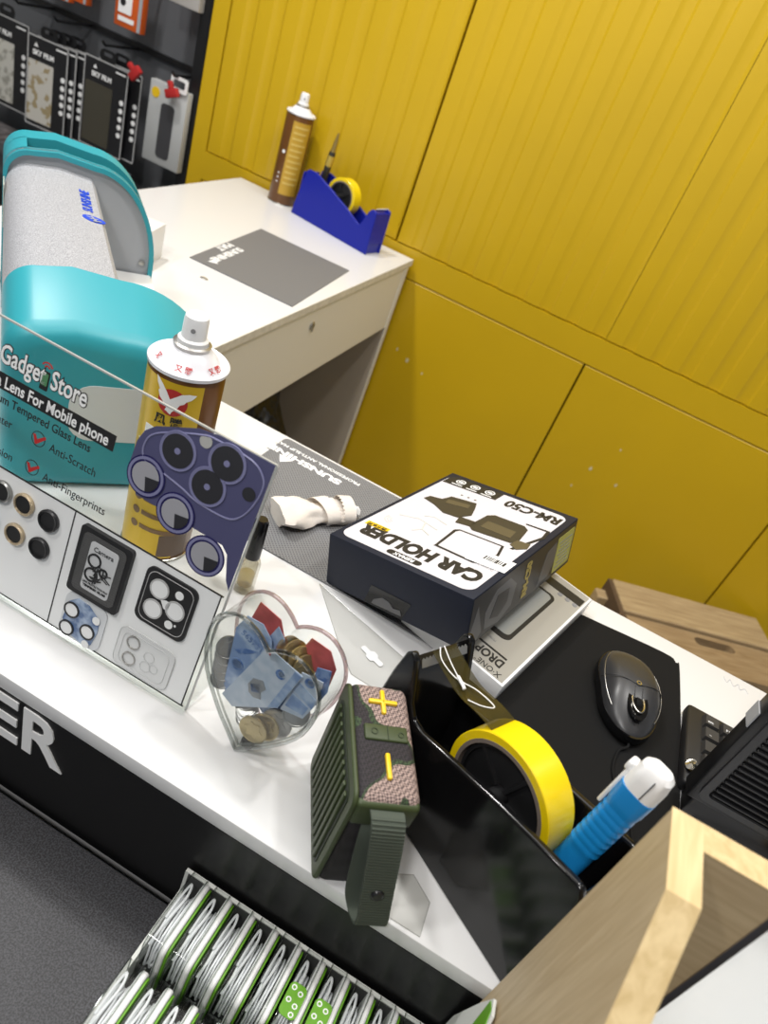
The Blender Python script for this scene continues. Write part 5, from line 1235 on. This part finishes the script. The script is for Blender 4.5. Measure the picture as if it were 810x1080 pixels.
# ------------------------------------------------------------------ wooden stool behind the counter
sa_ = math.radians(23)
ws = thing('wooden_stool', 'wooden stool with a hand hole in its seat behind the counter', 'stool', (0.272, 1.575, 0), sa_)
b = BM(); 
Z = 0.515
bx(b, (0.205, -0.057, Z-0.011), (0.40, 0.110, 0.022), 0.0015, 1); obj('seat_plank', b, WOODS2, ws)
b = BM()
hole = rr(0.105, 0.026, 0.0125, 6, 0.235, -0.142)
prism(b, rr(0.44, 0.120, 0.002, 6, 0.215, -0.175), Z-0.030, Z-0.008, None, hole=hole)
obj('seat_plank', b, WOODS, ws, 'plank with hand hole')
b = BM(); bx(b, (0.003, -0.11, Z-0.03), (0.014, 0.225, 0.05), 0.001, 1); obj('seat_end', b, WOODEND, ws, 'dark end batten')
for (x, y) in ((0.0, -0.03), (0.40, -0.03), (0.0, -0.215), (0.40, -0.215)):
    b = BM(); bx(b, (x-0.012 if x < .1 else x, y, (Z-0.03)/2), (0.034, 0.034, Z-0.03), 0.002, 1); obj('leg', b, WOODS2, ws)
b = BM(); bx(b, (0.20, -0.03, 0.14), (0.40, 0.018, 0.03)); obj('stretcher', b, WOODS, ws)
b = BM(); bx(b, (0.20, -0.215, 0.14), (0.40, 0.018, 0.03)); obj('stretcher', b, WOODS, ws)

# bag on the floor under the small desk
b = BM(); bmesh.ops.create_icosphere(b, subdivisions=4, radius=1.0)
for v in b.verts:
    v.co = Vector((v.co.x*0.16, v.co.y*0.17, v.co.z*0.33))*(1+random.uniform(-.05, .05)+0.10*math.sin(9*v.co.x+7*v.co.z)+0.06*math.sin(14*v.co.y))
    v.co.z = max(v.co.z, -0.33)
bmesh.ops.translate(b, vec=(0, 0, 0.33), verts=b.verts)
o = obj('black_bag', b, BAGBLK, None, ang=15); o.location = (-0.73, 1.40, 0.0); tag(o, 'crumpled black plastic bag under the small white desk', 'bag')

# ------------------------------------------------------------------ accessory rack at the upper left
rk = thing('display_rack', 'dark grey accessory rack with hook rail left of the yellow cabinets', 'rack', (-1.60, 1.83, 0))
b = BM(); bx(b, (-0.22, 0.02, 1.05), (1.24, 0.03, 2.1)); obj('back_board', b, RACKG, rk)
b = BM(); bx(b, (0.4145, -0.035, 1.05), (0.030, 0.09, 2.1)); obj('upright', b, BLKSAT, rk)
b = BM(); bx(b, (-0.2, 0.000, 1.115), (1.2, 0.012, 0.014)); obj('hook_rail', b, BLKSAT, rk)
hooks = ((-0.095, 1.113), (0.028, 1.113), (0.178, 1.108), (0.385, 1.110), (-0.28, 1.113), (0.23, 1.30), (0.05, 1.24), (-0.03, 1.24), (0.39, 1.36))
for (x, z) in hooks:
    b = BM(); tube(b, [(x, 0.005, z), (x, -0.125, z), (x, -0.135, z+0.008)], 0.0035, 8); obj('hook', b, BLKSAT, rk)
def pack(label, cx, cz, y, yaw, pattern, w=0.150, h=0.212):
    t = thing('film_pack', label, 'packet', (cx, y, cz), yaw, 'hanging film packets on the rack')
    M = Matrix(((1, 0, 0, 0), (0, 0, -1, 0), (0, 1, 0, 0), (0, 0, 0, 1)))
    b = BM(); prism(b, rr(w, h, 0.004, 3), 0, 0.003, M); obj('card', b, FILMB, t)
    b = BM(); prism(b, rr(w, h, 0.004, 3), 0.003, 0.0036, M, hole=rr(w-0.006, h-0.006, 0.003, 3)); obj('white_border', b, GREYL, t)
    b = BM(); prism(b, rr(w*0.62, h*0.68, 0.003, 3, -0.018, -0.022), 0.003, 0.0038, M); obj('window', b, pattern, t)
    b = BM()
    for k in range(5):
        prism(b, circ(0.0062, 14, w*0.40, 0.030-k*0.0195), 0.003, 0.0038, M); obj('white_dot', b, PRWHITE, t); b = BM()
    bx(b, (w*0.33, h*0.44, 0.0036), (0.030, 0.0035, 0.0006), 0, 1, M); obj('white_line', b, PRWHITE, t); b = BM(); prism(b, [(-0.040, 0.082), (-0.028, 0.082), (-0.034, 0.091)], 0.003, 0.0036, M)
    obj('white_mark', b, PRWHITE, t)
    text('lettering', 'SKY FILM', 0.0155, PRWHITE, t, M @ T(-0.012, 0.068, 0.0036), 'CENTER', 1.0, 0.0006, 0.0004)
    b = BM(); prism(b, rr(0.05, 0.030, 0.014, 5, 0, h/2+0.012), 0.0, 0.0012, M, hole=rr(0.026, 0.008, 0.0038, 5, 0, h/2+0.016)); obj('hanger', b, BLKSAT, t)
    return t
FB = pm('window_dark', (0.06, 0.055, 0.04), 0.15)
pack('film packet with grey flower pattern at the far left of the rack', -1.738, 0.965, 1.715, 0.0, CRACK)
pack('leopard pattern film packet at the front of its hook', -1.578, 0.960, 1.690, 0.10, LEOP, 0.118)
for k in range(3): pack('black film packet hanging behind the leopard pattern one, %s of three' % ('nearest', 'middle', 'farthest')[k], -1.562+0.018*k, 0.960, 1.702+0.014*k, 0.10, FB, 0.118)
pack('black film packet with dark window and round swirl in front of the red hook tag', -1.418, 0.966, 1.715, 0.0, FB, 0.136)
pack('black film packet behind the dark window one at the red tag', -1.392, 0.966, 1.735, 0.0, FB, 0.136)
def case_pack(label, cx, cz, y, w, h, mat, slot, extra):
    t = thing('hanging_box', label, 'box', (cx, y, cz), 0)
    b = BM(); bx(b, (0, 0, 0), (w, 0.022, h), 0.002); obj('carton', b, mat, t)
    if slot:
        M = Matrix(((1, 0, 0, 0), (0, 0, -1, -0.0112), (0, 1, 0, 0), (0, 0, 0, 1)))
        b = BM(); prism(b, rr(w*0.36, h*0.68, 0.010, 5, 0.004, -0.012), 0, 0.001, M); obj('phone_window', b, pm('window_charcoal', (0.05, 0.05, 0.055), 0.3), t)
        b = BM(); prism(b, circ(0.012, 18, -w*0.33, h*0.36), 0, 0.001, M); obj('yellow_badge', b, YPLAST, t)
        b = BM(); prism(b, rr(0.05, 0.034, 0.006, 4, 0.030, h/2+0.012), 0.004, 0.0055, M, hole=rr(0.034, 0.018, 0.004, 4, 0.030, h/2+0.012)); obj('white_hanger', b, PLWHITE, t)
    if extra:
        M = Matrix(((1, 0, 0, 0), (0, 0, -1, -0.0112), (0, 1, 0, 0), (0, 0, 0, 1)))
        b = BM(); prism(b, rr(w*0.5, h*0.22, 0.002, 2, -w*0.12, -h*0.22), 0, 0.001, M); o = obj('white_panel', b, PRWHITE, t)
        b = BM(); prism(b, circ(0.008, 14, -w*0.2, -h*0.20), 0.001, 0.0016, M); obj('panel_mark', b, PRBLACK, o)
        b = BM(); bx(b, (-w*0.05, -h*0.40, 0.0006), (w*0.6, 0.010, 0.0008), 0, 1, M); obj('white_text_line', b, PRWHITE, t)
        b = BM(); bx(b, (w*0.44, 0, 0.0006), (w*0.12, h*0.98, 0.0010), 0, 1, M); obj('grey_edge', b, GREYPANEL, t)
    return t
case_pack('white boxed grey phone case hanging beside the black upright', -1.238, 0.986, 1.735, 0.112, 0.190, pm('dull_white_card', (0.45, 0.46, 0.46), 0.5), True, False)
case_pack('orange hanging box with white panel above the red hook tag', -1.385, 1.245, 1.74, 0.078, 0.175, ORANGE, False, True)
case_pack('orange hanging box at top left, left one of the touching pair', -1.605, 1.245, 1.74, 0.085, 0.175, ORANGE, False, True)
case_pack('orange hanging box at top left, right one of the touching pair', -1.553, 1.255, 1.755, 0.060, 0.180, ORANGE, False, True)
case_pack('grey white hanging box at the top beside the black upright', -1.235, 1.345, 1.74, 0.085, 0.185, pm('grey_white_card', (0.42, 0.40, 0.38), 0.5), False, False)
for (x, z, lab) in ((-1.325, 1.078, 'red lock tag on the hook in front of the black film packets'), (-1.214, 1.072, 'red lock tag on the hook of the white phone case box')):
    b = BM(); bx(b, (0, 0, 0), (0.036, 0.014, 0.020), 0.003); bx(b, (0, 0, 0.016), (0.012, 0.012, 0.022), 0.003)
    o = obj('lock_tag', b, REDP); o.location = (x, 1.703, z); o.rotation_euler = (0, -0.9 if x < -1.3 else -0.4, 0); tag(o, lab, 'tag', 'red hook tags')
# cartons on a low cabinet in front of the rack
b = BM(); bx(b, (0, 0, 0.3515), (1.14, 0.15, 0.703), 0.003, 1); bx(b, (0, -0.003, 0.69), (1.144, 0.154, 0.02), 0.002, 1)
o = obj('low_cabinet', b, BLKSAT); o.location = (-1.80, 1.655, 0); tag(o, 'low black cabinet under the hanging film packets', 'cabinet')
for k, (x, y, w, d_, h, col) in enumerate(((-1.93, 1.665, 0.14, 0.14, 0.12, (0.05, 0.05, 0.055)), (-1.74, 1.665, 0.16, 0.15, 0.10, (0.11, 0.10, 0.10)), (-1.55, 1.655, 0.15, 0.16, 0.11, (0.06, 0.06, 0.065)), (-1.39, 1.665, 0.13, 0.14, 0.13, (0.13, 0.15, 0.17)), (-1.278, 1.655, 0.09, 0.15, 0.10, (0.07, 0.09, 0.10)))):
    b = BM(); bx(b, (0, 0, h/2), (w, d_, h), 0.003); bx(b, (0.0, -d_/2-0.0005, h*0.55), (w*0.8, 0.002, h*0.5)); bx(b, (0, 0, h+0.0005), (w*0.7, d_*0.7, 0.002))
    o = obj('accessory_carton', b, pm('carton_tone_%d' % k, col, 0.5, vary=(30, 0.6))); o.location = (x, y, 0.7035); o.rotation_euler = (0, 0, random.uniform(-.06, .06))
    tag(o, 'dark accessory carton on the low black cabinet, %s from the left' % ordn[k], 'carton', 'cartons on the rack shelf')

# ------------------------------------------------------------------ camera
R = [[0.86817885, 0.3840614, 0.31426473], [0.47061022, -0.4362587, -0.76694483], [-0.15745318, 0.81374147, -0.5594938]]
right, down, fwd = R
cam = bpy.data.cameras.new('camera'); co = bpy.data.objects.new('camera', cam); C.objects.link(co)
M = Matrix(((right[0], -down[0], -fwd[0], 0), (right[1], -down[1], -fwd[1], 0), (right[2], -down[2], -fwd[2], 1.45), (0, 0, 0, 1)))
co.matrix_world = M
cam.sensor_fit = 'HORIZONTAL'; cam.sensor_width = 36; cam.lens = 771.17/810*36; cam.clip_start = 0.02
cam.dof.use_dof = True; cam.dof.focus_distance = 0.66; cam.dof.aperture_fstop = 10
bpy.context.scene.camera = co

# ------------------------------------------------------------------ light
def area(name, loc, size, power, col=(1, 1, 1), target=None, shape='SQUARE'):
    l = bpy.data.lights.new(name, 'AREA'); l.shape = shape; l.size = size; l.energy = power; l.color = col
    o = bpy.data.objects.new(name, l); C.objects.link(o); o.location = loc
    if target is not None:
        o.rotation_euler = (Vector(target)-Vector(loc)).to_track_quat('-Z', 'Y').to_euler()
    return o
WARM = (1.0, 0.98, 0.95)
area('ceiling_or_fill_spot', (-1.20, 0.95, 2.78), 0.16, 22, WARM, (-0.55, 0.8, 0.95), 'DISK')
area('ceiling_or_fill_spot', (0.25, 0.75, 2.78), 0.14, 9, WARM, (0.2, 0.7, 0.95), 'DISK')
area('ceiling_or_fill_spot', (-0.35, -0.75, 2.78), 0.20, 17, WARM, (-0.1, 0.2, 0.95), 'DISK')  # fill from the customer side, raised to brighten the sign card
area('ceiling_or_fill_spot', (0.9, 1.1, 2.78), 0.14, 8, WARM, (0.5, 1.3, 0.95), 'DISK')
area('ceiling_or_fill_spot', (-1.15, -0.25, 2.70), 0.16, 10, WARM, (0.1, 0.2, 1.0), 'DISK')  # added fill to brighten the plywood side, not a known lamp
area('ceiling_panel', (-0.3, 0.9, 2.80), 1.4, 15, (1, 0.98, 0.95), (-0.3, 1.0, 0))
wd = bpy.data.worlds.new('world'); bpy.context.scene.world = wd; wd.use_nodes = True
wd.node_tree.nodes['Background'].inputs[0].default_value = (0.9, 0.95, 1.0, 1); wd.node_tree.nodes['Background'].inputs[1].default_value = 0.5
sc = bpy.context.scene
sc.view_settings.view_transform = 'Standard'; sc.view_settings.look = 'None'; sc.view_settings.gamma = 1; sc.view_settings.use_curve_mapping = False
sc.view_settings.exposure = 0.0
sc.cycles.transparent_max_bounces = 40
